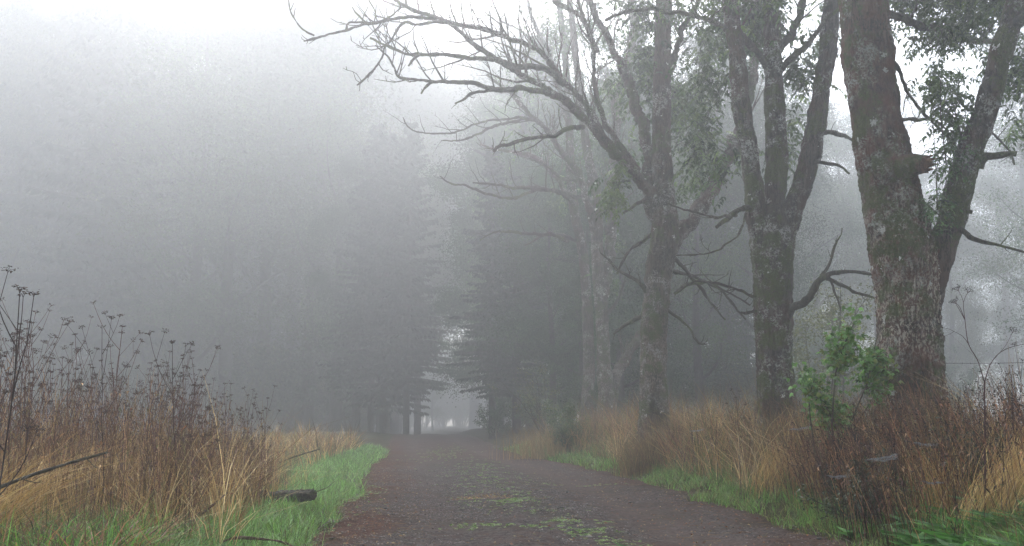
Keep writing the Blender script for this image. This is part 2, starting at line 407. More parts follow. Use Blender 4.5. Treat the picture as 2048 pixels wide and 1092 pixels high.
Y = 6.3 + 16 * rng.random(n) ** 1.5; u = np.clip(rng.normal(.45, .26, n), .0, 1.0); X = xl(Y) + (xr(Y) - xl(Y)) * u
keep = (n2(X, Y, 1.2, 41) + .7 * n2(X, Y, 4, 42) - 1.1 * np.exp(-((u - .74) / .1) ** 2) > -.35 + 1.0 * rng.random(n) - .3); X, Y, u = X[keep], Y[keep], u[keep]; n = len(X)
s = .0045 + .0085 * rng.random(n) ** 2.0 + .022 * (rng.random(n) > .993) * rng.random(n)
g_ = .035 + .20 * rng.random(n)[:, None] ** 2.2
cols = g_ * np.array([1.0, .93, .88]) + (rng.random(n)[:, None] > .8) * np.array([.03, .012, .006])
rocks(mb, np.stack([X, Y, htrack(X, Y) + .022 + s * .25], -1), s, rng, cols)
tag(mb.build('gravel', vcol_mat('stone', .6, 0, .3, 40, .25), smooth=False), 'small dark stones scattered over the muddy track', 'gravel', kind='stuff')

def leaf_shape_add(mb, pos, d, nrm, L, W, cols, fold=.15, droop=.25):
    """many simple pointed leaves: 6 verts, two quads joined along the midrib"""
    d = unit(d); sde = unit(np.cross(d, nrm)); nr = np.cross(sde, d); L = L[:, None]; W = W[:, None]; n = len(pos)
    a = pos; b = pos + d * L * .5 - nr * droop * L * .2; e = pos + d * L - nr * droop * L
    l1 = pos + d * L * .38 + sde * W * .5 + nr * fold * W; r1 = pos + d * L * .38 - sde * W * .5 + nr * fold * W
    V = np.stack([a, l1, e, r1, b], 1)
    idx = (np.arange(n) * 5)[:, None]
    mb.add(V.reshape(-1, 3), np.concatenate([idx + np.array([0, 4, 1]), idx + np.array([4, 2, 1]), idx + np.array([0, 3, 4]), idx + np.array([4, 3, 2])]), np.repeat(cols, 5, axis=0))

# fallen leaves, straw bits on the track
mb = MB(); n = 2600; Y = 6.4 + 20 * rng.random(n) ** 1.6; u = rng.random(n); u = np.where(rng.random(n) < .6, np.where(rng.random(n) < .5, u * .22, 1 - u * .28), u)
X = xl(Y) + (xr(Y) - xl(Y)) * u
pal = np.array([[.16, .10, .04], [.12, .06, .03], [.2, .15, .07], [.09, .045, .025], [.11, .1, .05], [.17, .07, .03]])
d = unit(np.stack([rng.normal(size=n), rng.normal(size=n), .15 * rng.normal(size=n)], -1)); nr = unit(np.stack([.5 * rng.normal(size=n), .5 * rng.normal(size=n), np.ones(n)], -1))
leaf_shape_add(mb, np.stack([X, Y, htrack(X, Y) + .03], -1), d, nr, .018 + .035 * rng.random(n), .008 + .018 * rng.random(n), pal[rng.integers(0, 6, n)] * 1.5)
n = 500; Y = 6.5 + 10 * rng.random(n); X = xl(Y) + (xr(Y) - xl(Y)) * rng.random(n); a = rng.random(n) * 6.28; L = .05 + .14 * rng.random(n)
p0 = np.stack([X, Y, htrack(X, Y) + .034], -1); dd = np.stack([np.cos(a), .6 * np.sin(a), .02 * rng.normal(size=n)], -1)
tubes(mb, p0[:, None] + dd[:, None] * (L[:, None] * np.linspace(0, 1, 4))[..., None], np.full((n, 4), .0016), 3, pal[rng.integers(0, 4, n)])
tag(mb.build('leaf_litter', M_dry), 'fallen brown leaves and straw lying on the track', 'leaf litter', kind='stuff')

# ------------------------------------------------------------------ blades
def blades(mb, base, H, W, lean, cols, k=4, tipdark=None, mi=0):
    """ribbons: base (n,3), lean (n,2) horizontal bend relative to height"""
    n = len(base); t = np.linspace(0, 1, k); ang = np.random.default_rng(n).random(n) * np.pi
    sd = np.stack([np.cos(ang), np.sin(ang) * .6, np.zeros(n)], -1)
    lm = np.linalg.norm(lean, axis=1)
    z = t[None] * 1.0 - (lm[:, None] * .35).clip(0, .75) * t[None] ** 2.5
    Pc = base[:, None] + np.stack([lean[:, 0:1] * t ** 1.8, lean[:, 1:2] * t ** 1.8, z], -1) * H[:, None, None]
    wv = W[:, None] * (1 - t[None] ** 1.6 * .92) * .5
    V = np.stack([Pc - sd[:, None] * wv[..., None], Pc + sd[:, None] * wv[..., None]], 2)
    idx = np.arange(n * k * 2).reshape(n, k, 2)
    Fq = np.stack([idx[:, :-1, 0], idx[:, :-1, 1], idx[:, 1:, 1], idx[:, 1:, 0]], -1).reshape(-1, 4)
    mb.add(V.reshape(-1, 3), Fq, np.repeat(cols, k * 2, axis=0), mi)
def scatter(n, rng, y0, y1, fx0, fx1, bias=1.4):
    Y = y0 + (y1 - y0) * rng.random(n) ** bias; a, b = fx0(Y), fx1(Y); X = a + (b - a) * rng.random(n)
    return X, Y
def pick(pal, n, rng, var=.2):
    p = np.asarray(pal)[rng.integers(0, len(pal), n)]; return p * (1 + var * rng.normal(size=(n, 1))).clip(.25, 2.0)
GREEN = [(.11, .25, .035), (.14, .29, .045), (.17, .32, .09), (.07, .17, .035), (.21, .34, .14)]
OLIVE = [(.11, .14, .04), (.16, .17, .055), (.10, .12, .035), (.20, .18, .07)]
STRAW = [(.48, .33, .12), (.36, .23, .08), (.60, .44, .20), (.28, .16, .06), (.44, .26, .09)]
BROWN = [(.20, .095, .055), (.13, .065, .05), (.28, .13, .065), (.09, .05, .04), (.32, .19, .095)]

def grass_patch(name, label, n, y0, y1, fx0, fx1, h, wd, pal, seed, bias=1.4, lean=.35, dense=None, bend=(0, 0), mat=None, clump=.5, cat='grass'):
    rng = np.random.default_rng(seed); X, Y = scatter(n, rng, y0, y1, fx0, fx1, bias)
    # tufts
    nt_ = max(1, n // 45); tx, ty = scatter(nt_, rng, y0, y1, fx0, fx1, bias); sel = rng.random(n) < clump; ti = rng.integers(0, nt_, n)
    X = np.where(sel, tx[ti] + rng.normal(size=n) * .05, X); Y = np.where(sel, ty[ti] + rng.normal(size=n) * .06, Y)
    if dense is not None:
        kp = dense(X, Y) > rng.random(n); X, Y, sel, ti = X[kp], Y[kp], sel[kp], ti[kp]
    n = len(X); mod = .75 + .5 * (n2(X, Y, 1.4, seed) + 1) / 2
    H = h * mod * (.45 + .75 * rng.random(n)); hill = np.where(sel, 1.25, .9); H = H * hill
    outx = np.where(sel, (X - tx[ti]) * 5, 0); outy = np.where(sel, (Y - ty[ti]) * 5, 0)
    ln = np.stack([rng.normal(size=n) * lean + bend[0] + outx, rng.normal(size=n) * lean + bend[1] + outy], -1)
    W = wd * (.6 + .7 * rng.random(n)) * np.maximum(1, Y / 11)
    mb = MB(); blades(mb, np.stack([X, Y, hground(X, Y) - .01], -1), H, W, ln, pick(pal, n, rng, .42))
    return tag(mb.build(name, mat or M_grass), label, cat, kind='stuff')
edgeL = lambda a: (lambda Y: xl(Y) - a)
edgeR = lambda a: (lambda Y: xr(Y) + a)
grass_patch('green_grass', 'lush green grass strip along the left edge of the track', 60000, 6.2, 34, edgeL(1.55), lambda Y: xl(Y) + .12, .18, .0075, GREEN + OLIVE[:2] + GREEN[:3], 11, 1.7, .5, dense=lambda X, Y: .12 + .88 * sstep(-.2, .35, n2(X, Y, 2.2, 61) + .5 * n2(X, Y, .8, 64) + (xl(Y) - X) * 1.5))
grass_patch('green_grass', 'short green grass along the right edge of the track', 42000, 6.5, 36, lambda Y: xr(Y) - .15, edgeR(1.1), .16, .007, GREEN[:4] + OLIVE[:4], 12, 1.5, .5, dense=lambda X, Y: .12 + .88 * sstep(-.15, .3, n2(X, Y, 1.8, 62) + (X - xr(Y)) * 1.3))
grass_patch('meadow_grass', 'rough olive and straw grass covering the left field', 60000, 6, 40, lambda Y: xl(Y) - 3 - Y * .35, edgeL(1.2), .34, .008, OLIVE + STRAW[1:2] + GREEN[3:4] + BROWN[3:4], 13, 1.2, .45)
grass_patch('green_grass', 'green grass showing between the dead stalks of the left weed bed', 26000, 6.1, 12, lambda Y: xl(Y) - 4.2, edgeL(.9), .24, .007, GREEN[:1] + GREEN[3:4] + OLIVE[:3], 18, 1.4, .6)
grass_patch('green_grass', 'long lush grass and matted leaves in the bottom left corner', 9000, 5.9, 7.5, lambda Y: xl(Y) - 3.2, edgeL(.7), .34, .011, GREEN[:2] + GREEN[3:4] + BROWN[1:3], 22, 1.2, .7)
grass_patch('green_grass', 'lush grass and herbs under the red brown stalks on the right', 11000, 6.3, 10, edgeR(.4), edgeR(2.6), .24, .008, GREEN[:4], 20, 1.4, .6)
grass_patch('bank_grass', 'mixed olive and straw coloured grass over the right bank', 60000, 6.2, 34, edgeR(.5), lambda Y: xr(Y) + 3.4 + Y * .12, .36, .008, OLIVE * 2 + STRAW[3:4] + BROWN[:3] + GREEN[3:4], 14, 1.2, .5)
# longer dry grass
grass_patch('dry_grass', 'tall straw grass bending over the left weed bed', 4200, 7.0, 14, lambda Y: xl(Y) - 3.2, edgeL(.75), .8, .0055, STRAW[1:] + BROWN, 15, 1.2, .5, mat=M_dry, cat='dry grass')
grass_patch('dry_grass', 'pale dry grass clumps at the far end of the left verge', 3000, 19, 34, lambda Y: xl(Y) - 3.0, edgeL(.9), .68, .008, STRAW[1:] + BROWN[:2] + OLIVE[:1], 16, 1.1, .4, mat=M_dry, cat='dry grass')
grass_patch('dry_grass', 'tall straw and brown grass on the right bank under the trees', 19000, 8.5, 30, edgeR(.6), lambda Y: xr(Y) + 2.6, 1.02, .006, STRAW[1:2] + STRAW[3:4] + BROWN + OLIVE[:3], 17, 1.2, .4, dense=lambda X, Y: .12 + .88 * sstep(-.35, .2, n2(X, Y, .9, 63) + (X - xr(Y) - .9) * .8), mat=M_dry, cat='dry grass')
grass_patch('dry_grass', 'scattered pale straw stalks arching over the right bank', 1500, 8, 24, edgeR(.5), lambda Y: xr(Y) + 2.4, 1.05, .010, [(.46, .35, .18), (.36, .26, .12), (.28, .18, .09)], 24, 1.2, .6, mat=M_dry, clump=.7, cat='dry grass')
grass_patch('dry_grass', 'scattered pale bent straw stalks in the left weed bed', 900, 7, 12, lambda Y: xl(Y) - 3.4, edgeL(.5), 1.0, .009, [(.62, .48, .24), (.5, .36, .16), (.42, .28, .12)], 25, 1.2, .7, mat=M_dry, clump=.6, cat='dry grass')
rng = np.random.default_rng(19)
def tuft(name, label, cx, cy, n, h, bend, spread, seed, pal=STRAW, wd=.006):
    r = np.random.default_rng(seed); X = cx + r.normal(size=n) * spread; Y = cy + r.normal(size=n) * spread * .7
    ln = np.stack([bend[0] + r.normal(size=n) * .28, bend[1] + r.normal(size=n) * .25], -1)
    root = empty(name, (cx, cy, float(hground(cx, cy))), label=label, cat='dry grass')
    mb = MB(); blades(mb, np.stack([X, Y, hground(X, Y)], -1), h * (.5 + .6 * r.random(n)), np.full(n, wd) * (.6 + .8 * r.random(n)), ln, pick(pal, n, r), 6)
    o = mb.build('blades', M_dry, root); local(o, root.location); return root
tuft('dry_grass_tuft', 'big golden dry grass tussock leaning right at the bottom right corner', 4.12, 7.6, 1500, .95, (.75, .1), .2, 3, [(.55, .38, .15), (.44, .28, .11), (.62, .46, .2)], .007)
tuft('dry_grass_tuft', 'upright pale straw tussock at the foggy far end of the right bank', .75, 27, 420, 1.2, (-.05, 0), .45, 4, [(.30, .21, .10), (.24, .16, .07)], .011)
tuft('dry_grass_tuft', 'straw stalks arching to the right in the left front corner', -3.75, 6.4, 260, 1.25, (.95, .1), .16, 5)
MIX = [(.20, .14, .06), (.14, .09, .05), (.26, .18, .08), (.12, .12, .05), (.17, .09, .05)]
tuft('dry_grass_tuft', 'brown grass tussock hiding the foot of the forked trunk with long bare limbs', 3.0, 18.9, 900, 1.05, (-.05, 0), .26, 31, MIX, .009)
tuft('dry_grass_tuft', 'tawny tussock just left of the foot of the forked trunk', 2.55, 18.4, 600, .8, (-.15, 0), .22, 32, MIX, .009)
tuft('dry_grass_tuft', 'tangled tussock in front of the foot of the three-stemmed tree', 4.1, 14.2, 900, .95, (.1, 0), .3, 33, MIX, .008)
tuft('dry_grass_tuft', 'pale straw stems standing just right of the large rusty trunk foot', 3.85, 8.2, 170, .95, (-.1, 0), .10, 6)
tuft('dry_grass_tuft', 'arching straw tuft on the bank left of the three-stemmed tree', 3.55, 12.5, 300, .85, (.35, -.1), .16, 7)

# ------------------------------------------------------------------ dry weed thickets
def weed_thicket(name, label, X, Y, H, lean, seed, pal, headcol, heads=3, hsize=.006, r0=.0026, brpal=None):
    r = np.random.default_rng(seed); n = len(X); k = 6; t = np.linspace(0, 1, k)
    base = np.stack([X, Y, hground(X, Y)], -1)
    wob = np.cumsum(r.normal(size=(n, k, 2)) * .018, axis=1)
    off = np.concatenate([lean[:, None] * (t[None, :, None] ** 1.3) * H[:, None, None] + wob * H[:, None, None], (t[None] * H[:, None])[..., None]], -1)
    Pn = base[:, None] + off; Rn = np.linspace(1, .45, k)[None] * (r0 * (.7 + .7 * r.random(n)))[:, None]
    c = pick(pal, n, r, .5); mb = MB(); tubes(mb, Pn, Rn, 3, c)
    tipsP = [Pn[:, -1]]
    for b in range(heads):
        tt = .5 + .45 * r.random(n); i = np.minimum((tt * (k - 1)).astype(int), k - 2); f = tt * (k - 1) - i
        q = Pn[np.arange(n), i] * (1 - f)[:, None] + Pn[np.arange(n), i + 1] * f[:, None]
        a = r.random(n) * 6.283; ln = (.07 + .16 * r.random(n))
        d = np.stack([np.cos(a) * .5 + lean[:, 0] * .6, np.sin(a) * .5, .9 + 0 * a], -1); kk = 3; ts = np.linspace(0, 1, kk)
        cur = np.stack([np.cos(a) * .1, np.sin(a) * .1, .1 + 0 * a], -1)
        Q = q[:, None] + d[:, None] * (ts[None] * ln[:, None])[..., None] + cur[:, None] * (np.sin(ts * 3.14)[None] * ln[:, None])[..., None]
        tubes(mb, Q, np.full((n, kk), r0 * .45), 3, c); tipsP.append(Q[:, -1])
        # withered leaves
        m = r.random(n) < .6; leaf_shape_add(mb, q[m], np.stack([np.cos(a), np.sin(a), -.4 - .5 * r.random(n)], -1)[m], np.tile([0, 0, 1.], (m.sum(), 1)) + .3 * r.normal(size=(m.sum(), 3)), (.03 + .05 * r.random(n))[m], (.008 + .012 * r.random(n))[m], pick(pal, m.sum(), r, .3))
    o = mb.build(name, [M_dry]); tp = np.concatenate(tipsP); m = r.random(len(tp)) < .8; tp = tp[m]
    hb = MB(); hb.V, hb.F, hb.C, hb.I, hb.n = [], [], [], [], 0
    rocks(mb, tp, hsize * (.6 + .9 * r.random(len(tp))), r, pick([headcol], len(tp), r, .3))
    bpy.data.objects.remove(o); return tag(mb.build(name, M_dry), label, 'weeds', kind='stuff')
rng = np.random.default_rng(31)
n = 2300; Y = 7.15 + 6.0 * rng.random(n) ** 1.3; X = xl(Y) - .75 - .35 * n2(Y, Y * 0 + 3, .9, 9) - 3.8 * rng.random(n) ** 1.0
H = (1.42 + .28 * n2(X, Y, 1.1, 5)) * (.55 + .5 * rng.random(n)) * (1 - .34 * sstep(9.5, 13, Y)) * (.55 + .45 * sstep(.5, 1.3, xl(Y) - X)) * (.8 + .2 * rng.random(n))
weed_thicket('dry_weeds', 'dense reddish brown dead weed stalks filling the left verge', X, Y, H, rng.normal(size=(n, 2)) * .09, 32, BROWN + [(.38, .26, .13), (.30, .20, .09), (.18, .16, .06), (.42, .27, .14), (.34, .20, .10)] + [(.16, .085, .075), (.11, .07, .065)], (.09, .052, .045), 4, .0065)
n = 1000; Y = 7.2 + 4.5 * rng.random(n); X = 2.95 + (Y - 7.5) * .1 + 1.9 * rng.random(n) ** .9
H = (.92 + .2 * n2(X, Y, 1.3, 6)) * (.6 + .5 * rng.random(n)); ln = np.stack([-.42 * rng.random(n) + .05, .1 * rng.normal(size=n)], -1)
weed_thicket('dry_weeds', 'dark red brown weed stalks with black seed heads leaning left before the large trunk', X, Y, H, ln, 33, BROWN + [(.07, .03, .022), (.045, .025, .02)], (.022, .015, .012), 3, .008, .0032)
n = 900; Y = 10.5 + 13 * rng.random(n); X = xr(Y) + .9 + 2.2 * rng.random(n)
H = .85 * (.5 + .6 * rng.random(n))
weed_thicket('dry_weeds', 'thin brown weeds between the trees along the right bank', X, Y, H, rng.normal(size=(n, 2)) * .12, 34, BROWN + OLIVE[:2] + STRAW[1:2], (.05, .032, .024), 3, .007)
n = 420; Y = 8 + 6 * rng.random(n); X = 5.6 + 3.0 * rng.random(n) * Y / 10
H = .85 * (.5 + .6 * rng.random(n))
weed_thicket('dry_weeds', 'tangled grey brown weeds along the wire fence at the right edge', X, Y, H, rng.normal(size=(n, 2)) * .16, 35, BROWN + [(.1, .1, .08)], (.03, .022, .02), 4, .008)

# ------------------------------------------------------------------ dried umbellifers (one plant each)
def umbellifer(seed, H=1.6, nb=5, col=(.13, .07, .055), big=1.0):
    r = np.random.default_rng(seed); root = empty('dried_umbellifer', (0, 0, 0), cat='dead plant')
    sm = MB(); k = 8; t = np.linspace(0, 1, k); w_ = np.cumsum(r.normal(size=(k, 2)) * .012, axis=0); w_[0] = 0
    main = np.concatenate([w_ * H, (t * H)[:, None]], 1); tubes(sm, main[None], (.0055 * big * (1 - .6 * t))[None], 5, col)
    ends = [(main[-1], unit(main[-1] - main[-2]))]
    for b in range(nb):
        tt = .38 + .55 * (b + r.random() * .6) / nb; q = np.array([np.interp(tt, t, main[:, c]) for c in range(3)]); a = b * 2.4 + r.random()
        L = H * (.16 + .2 * r.random()); d = unit(np.array([math.cos(a) * .75, math.sin(a) * .75, .8])); kk = 6; pts = [q]
        for m in range(kk - 1): d = unit(d + np.array([0, 0, .18]) + r.normal(size=3) * .05); pts.append(pts[-1] + d * L / (kk - 1))
        pts = np.array(pts); tubes(sm, pts[None], (.003 * big * np.linspace(1, .55, kk))[None], 4, col); ends.append((pts[-1], d))
        if r.random() < .6:
            d2 = unit(d + np.array([math.cos(a + 1.8), math.sin(a + 1.8), 0]) * .8); q2 = pts[3]; e = q2 + d2 * L * .45 + np.array([0, 0, .03])
            tubes(sm, np.array([[q2, (q2 + e) / 2, e]]), np.array([[.002, .0018, .0014]]) * big, 3, col); ends.append((e, d2))
    sm.build('stem', M_dry, root)
    for (e, d) in ends:
        um = MB(); nr = int(r.integers(5, 10)); a = np.arange(nr) / nr * 6.283 + r.random(); sp = .5 + .8 * r.random(nr)
        A = unit(np.cross(d, np.array([.3, .9, .1]))); B = np.cross(d, A); L = (.022 + .020 * r.random(nr)) * big * (.7 + .5 * r.random())
        dd = unit(d[None] + (A[None] * np.cos(a)[:, None] + B[None] * np.sin(a)[:, None]) * sp[:, None]); tip = e + dd * L[:, None]
        mid = e + d * .4 * L[:, None] + (tip - e) * .35
        tubes(um, np.stack([np.tile(e, (nr, 1)), mid, tip], 1), np.full((nr, 3), .0009 * big), 3, col)
        m = 6; c = np.repeat(tip, m, axis=0) + r.normal(size=(nr * m, 3)) * .0065 * big * np.array([1, 1, .6])
        rocks(um, c, (.0028 + .0030 * r.random(nr * m)) * big, r, pick([(.06, .038, .03), (.11, .065, .045), (.045, .03, .025)], nr * m, r, .3))
        um.build('umbel', M_dry, root)
    return root
protos = [umbellifer(101, 1.6, 5), umbellifer(102, 1.75, 6), umbellifer(103, 1.45, 4), umbellifer(104, 1.65, 7)]
rng = np.random.default_rng(77); first = [True] * 4
LAB_U = 'dry brown umbel seed stalk rising from the weed bed on the left verge'
for i in range(78):
    Y = 7.1 + 4.3 * rng.random() ** 1.2; X = float(xl(np.array([Y]))[0]) - .7 - 2.9 * rng.random()
    k = i % 4; sc = .7 + .36 * rng.random(); sc *= .72 + .28 * float(sstep(.6, 1.4, np.interp(Y, ZT, XL) - X))
    loc = (X, Y, float(hground(X, Y))); rz = rng.random() * 6.28; tl = (rng.normal() * .05, rng.normal() * .06)
    if first[k]:
        o = protos[k]; o.location = loc; o.rotation_euler = (*tl, rz); o.scale = (sc,) * 3; first[k] = False
        tag(o, LAB_U, group='dried umbellifers in the left verge')
    else: copy_tree(protos[k], loc, rz, sc, LAB_U, 'dried umbellifers in the left verge', tl)
def place_umb(seed, px, py_base_Y, H, nb, label, col=(.075, .04, .032), big=1.0, rz=0., tilt=(0, 0)):
    o = umbellifer(seed, H, nb, col, big); Y = py_base_Y; X = (px - 1024) / F * Y; o.location = (X, Y, float(hground(X, Y))); o.rotation_euler = (*tilt, rz); o['label'] = label; return o
place_umb(201, 8, 4.6, 1.66, 5, 'tall dark umbellifer rising highest at the left edge of the picture', (.05, .035, .03), 1.1, .4, (0, .02))
place_umb(202, -32, 5.1, 1.5, 6, 'umbellifer half cut off at the left edge beside the tallest one', (.06, .035, .03), 1.0, 2.1)
place_umb(204, 215, 7.2, 1.72, 6, 'tallest umbellifer in the middle of the left weed bed', (.06, .035, .03), 1.0, 1.1)
place_umb(205, 385, 7.6, 1.62, 5, 'dark straight umbellifer near the right end of the left weed bed', (.05, .03, .026), 1.0, 2.4)

# ------------------------------------------------------------------ leaves
def ash_leaves(mb, pts, rng, L=.26, pal=None, nl=9, droop=.5):
    """pinnate leaves hanging at the given points"""
    pts = np.asarray(pts); n = len(pts); a = rng.random(n) * 6.283
    d = unit(np.stack([np.cos(a), np.sin(a), -droop + .5 * rng.normal(size=n)], -1)); Ls = L * (.6 + .6 * rng.random(n))
    k = 4; t = np.linspace(0, 1, k); sag = np.array([0, 0, -1.]) * .35
    R = pts[:, None] + (d[:, None] * t[None, :, None] + sag * (t ** 2)[None, :, None]) * Ls[:, None, None]
    cols = pick(pal, n, rng, .25); tubes(mb, R, np.full((n, k), .0022), 3, cols * .7)
    for j in range(nl):
        s_ = 1.0 if j == nl - 1 else .25 + .7 * (j // 2) / ((nl - 1) / 2); side = 0 if j == nl - 1 else (1 if j % 2 else -1)
        q = pts + (d * s_ + sag * s_ ** 2) * Ls[:, None]; T = unit(d + 2 * sag * s_)
        sd = unit(np.cross(T, np.array([0, 0, 1.])) + .001); dirn = unit(T * (.55 if side else 1) + sd * side * .9 + .12 * rng.normal(size=(n, 3)) + np.array([0, 0, -.15]))
        nn = unit(np.array([0, 0, 1.]) + .5 * rng.normal(size=(n, 3))); leaf_shape_add(mb, q, dirn, nn, Ls * .38, Ls * .17, cols * (1 + .1 * rng.normal(size=(n, 1))))
ASHG = [(.06, .11, .03), (.08, .14, .035), (.045, .085, .025), (.11, .17, .045)]
ASHD = [(.045, .085, .03), (.055, .10, .034), (.035, .068, .026)]
def clusters(rng, cs, n):
    """points in lumpy clusters: cs rows (x,y,z,rx,ry,rz)"""
    cs = np.asarray(cs, float); vol = cs[:, 3] * cs[:, 4] * cs[:, 5]; i = rng.choice(len(cs), n, p=vol / vol.sum())
    return cs[i, :3] + rng.normal(size=(n, 3)) * cs[i, 3:] * .5
def pix_clusters(rows):
    return [[*P(px, py, Y), rx * Y / F, dy, rz * Y / F] for (px, py, Y, rx, rz, dy) in rows]

# ------------------------------------------------------------------ the big roadside trees
def branch_part(root, specs, seed, mat, dens=2.0, level=2, up=.45, step=.08, sides=8, name='branch', lf=.3, minr=.0048, lump=.16, each=True):
    """each traced branch becomes its own part with its twigs"""
    for j, (rows, Y0, Y1) in enumerate(specs):
        r = np.random.default_rng(seed + j); mb = MB(); p, rr = PL(rows, Y0, Y1)
        p2, r2 = limb(mb, p, rr, min(step, .045), sides, .12, lump, seed + j, kink=1)
        r = np.random.default_rng(seed + 7 * j)
        grow(mb, p2, r2, r, level, dens, lf, up, .12, minr)
        o = mb.build(name, mat, root); local(o, root.location)

# tree A: large rusty trunk
Y0 = 11.5
rootA = empty('ash_tree', P(1818, 900, Y0), label='thickest leaning tree with rusty lichened bark and a broken stub, nearest at right', cat='tree')
rootA.location.z = float(hground(rootA.location.x, Y0))
A1 = [(1822, 1010, 185), (1820, 940, 158), (1818, 850, 140), (1816, 780, 129), (1817, 720, 121), (1818, 650, 116), (1817, 590, 119), (1808, 520, 128), (1790, 440, 118), (1779, 370, 110), (1766, 310, 106), (1755, 250, 100), (1746, 195, 100), (1737, 140, 103), (1733, 100, 108), (1731, 70, 98), (1729, 30, 98), (1727, -30, 98), (1725, -150, 92), (1735, -350, 78), (1720, -650, 50), (1735, -1000, 16)]
mb = MB(); p, r_ = PL(A1, Y0); limb(mb, p, r_, .022, 110, .085, .10, 1)
o = mb.build('trunk', M_bark1, rootA); local(o, rootA.location)
mb = MB(); A2 = [(1840, 650, 60, 11.6), (1858, 580, 62, 11.5), (1880, 510, 56, 11.45), (1905, 433, 52, 11.4), (1921, 371, 55, 11.3), (1944, 289, 52, 11.2), (1970, 227, 47, 11.1), (1988, 165, 45, 11), (2004, 103, 46, 10.9), (2024, 41, 45, 10.8), (2040, -20, 44, 10.7), (2075, -200, 38, 10.5), (2120, -500, 24, 10.2), (2150, -800, 9, 10)]
p, r_ = PL(A2, 0); limb(mb, p, r_, .025, 60, .10, .12, 2); o = mb.build('limb', M_bark2, rootA); local(o, rootA.location)
# the torn stub
mb = MB(); p, r_ = PL([(1760, 350, 110, 11.42), (1790, 342, 88, 11.3), (1812, 334, 60, 11.2), (1830, 330, 43, 11.12), (1846, 330, 36, 11.06)], 0); p2, r2 = limb(mb, p, r_, .012, 32, .18, .2, 3)
r = np.random.default_rng(8); a = np.arange(14) / 14 * 6.283; e = p2[-1]; R0 = r2[-1]
for q in np.concatenate([a, a + .2]):
    c0 = e + np.array([-.03, math.cos(q) * R0 * .75, math.sin(q) * R0 * .75]); L = .08 + .17 * r.random() * (1 if math.sin(q) > -.2 else .5); tip = c0 + np.array([L, .02 * r.normal(), .02 * r.normal() + .02])
    tubes(mb, np.array([[c0, c0 + (tip - c0) * .5, tip]]), np.array([[.03, .02, .003]]), 4, (1, 1, 1), 1)
M_wood = bark_mat('splintered_wood', (.05, .025, .015), (.16, .075, .04), (.2, .13, .08), (.05, .03, .02), .2, .1, False)
o = mb.build('broken_stub', [M_bark1, M_wood], rootA); local(o, rootA.location)
branch_part(rootA, [
    ([(1955, 330, 26), (1967, 313, 18), (1996, 309, 15), (2027, 309, 11)], 11.25, 11.0),
    ([(1905, 455, 16), (1930, 465, 11), (1957, 482, 9), (2003, 492, 7), (2055, 508, 5)], 11.4, 10.8),
    ([(2010, 60, 26), (2050, 40, 22), (2100, 0, 16), (2200, -80, 8)], 10.9, 10.2),
    ([(1915, 420, 10), (1945, 424, 8)], 11.3, 11.2),
    ([(1770, 30, 14), (1831, 45, 15), (1888, 66, 14), (1942, 84, 13), (2000, 78, 9)], 12.2, 13.6),
    ([(1940, 240, 6), (1980, 260, 5), (2010, 290, 4), (2030, 330, 3)], 12.0, 13.0),
    ([(1780, 110, 9), (1820, 190, 7), (1870, 250, 6), (1915, 290, 4)], 12.3, 13.2),
    ([(1800, 235, 8), (1840, 240, 7), (1875, 245, 5), (1910, 280, 3)], 12.1, 13.0),
    ([(1720, -150, 40), (1640, -260, 30), (1560, -420, 18), (1500, -560, 8)], 11.4, 10.0),
    ([(1740, -300, 36), (1830, -450, 26), (1900, -640, 14), (1940, -800, 6)], 11.5, 12.5),
    ([(1735, -420, 30), (1640, -600, 20), (1600, -800, 7)], 11.5, 12.8)], 300, M_twig, 1.6)
# leaves of tree A
r = np.random.default_rng(41); mb = MB()
cs = pix_clusters([(1960, 35, 11.8, 60, 35, .8), (1890, 60, 13.2, 60, 40, .6), (2030, 140, 11.5, 40, 60, .6), (1990, -60, 11.5, 90, 60, 1.2), (1890, 200, 11.3, 28, 60, .25), (1915, 240, 11.2, 30, 50, .25), (1880, 150, 12.5, 40, 35, .4), (1870, 400, 11.2, 30, 30, .15), (1840, -20, 13, 80, 40, .9), (2035, 250, 12.8, 20, 30, .3)])
ash_leaves(mb, clusters(r, cs, 1500), r, .24, ASHG)
cs = [[4.6 + 2.2 * math.cos(a), 11.5 + 2.0 * math.sin(a), 8.5 + 1.5 * (i % 3), 1.0, 1.0, .9] for i, a in enumerate(np.arange(9) * .7)]
ash_leaves(mb, clusters(r, cs, 1500), r, .26, ASHG); o = mb.build('foliage', M_leaf, rootA); local(o, rootA.location)
# upright suckers between trunk and limb
mb = MB(); sk = []
for (x0, y0, x1, y1) in ((1893, 330, 1880, 150), (1905, 400, 1900, 180), (1930, 300, 1920, 130), (1875, 420, 1862, 230), (1910, 330, 1935, 200), (1880, 440, 1900, 330), (1880, 470, 1840, 400), (1918, 350, 1870, 300)):
    a_, b_ = P(x0, y0, 11.15), P(x1, y1, 11.0 + .3 * r.random()); m = (a_ + b_) / 2 + r.normal(size=3) * .05; pp = np.array([a_, (a_ + m) / 2, m, (m + b_) / 2 + .02, b_])
    tubes(mb, pp[None], np.array([[.011, .009, .007, .005, .003]]), 4); sk.append(pp)
o = mb.build('suckers', M_twig, rootA); local(o, rootA.location)
mb = MB(); pts = np.concatenate([pp[0] + (pp[-1] - pp[0]) * r.random((26, 1)) + r.normal(size=(26, 3)) * .05 for pp in sk])
ash_leaves(mb, pts, r, .19, [(.06, .13, .03), (.08, .16, .04), (.05, .10, .025)], 5, .2); o = mb.build('sucker_leaves', M_leaf, rootA); local(o, rootA.location)

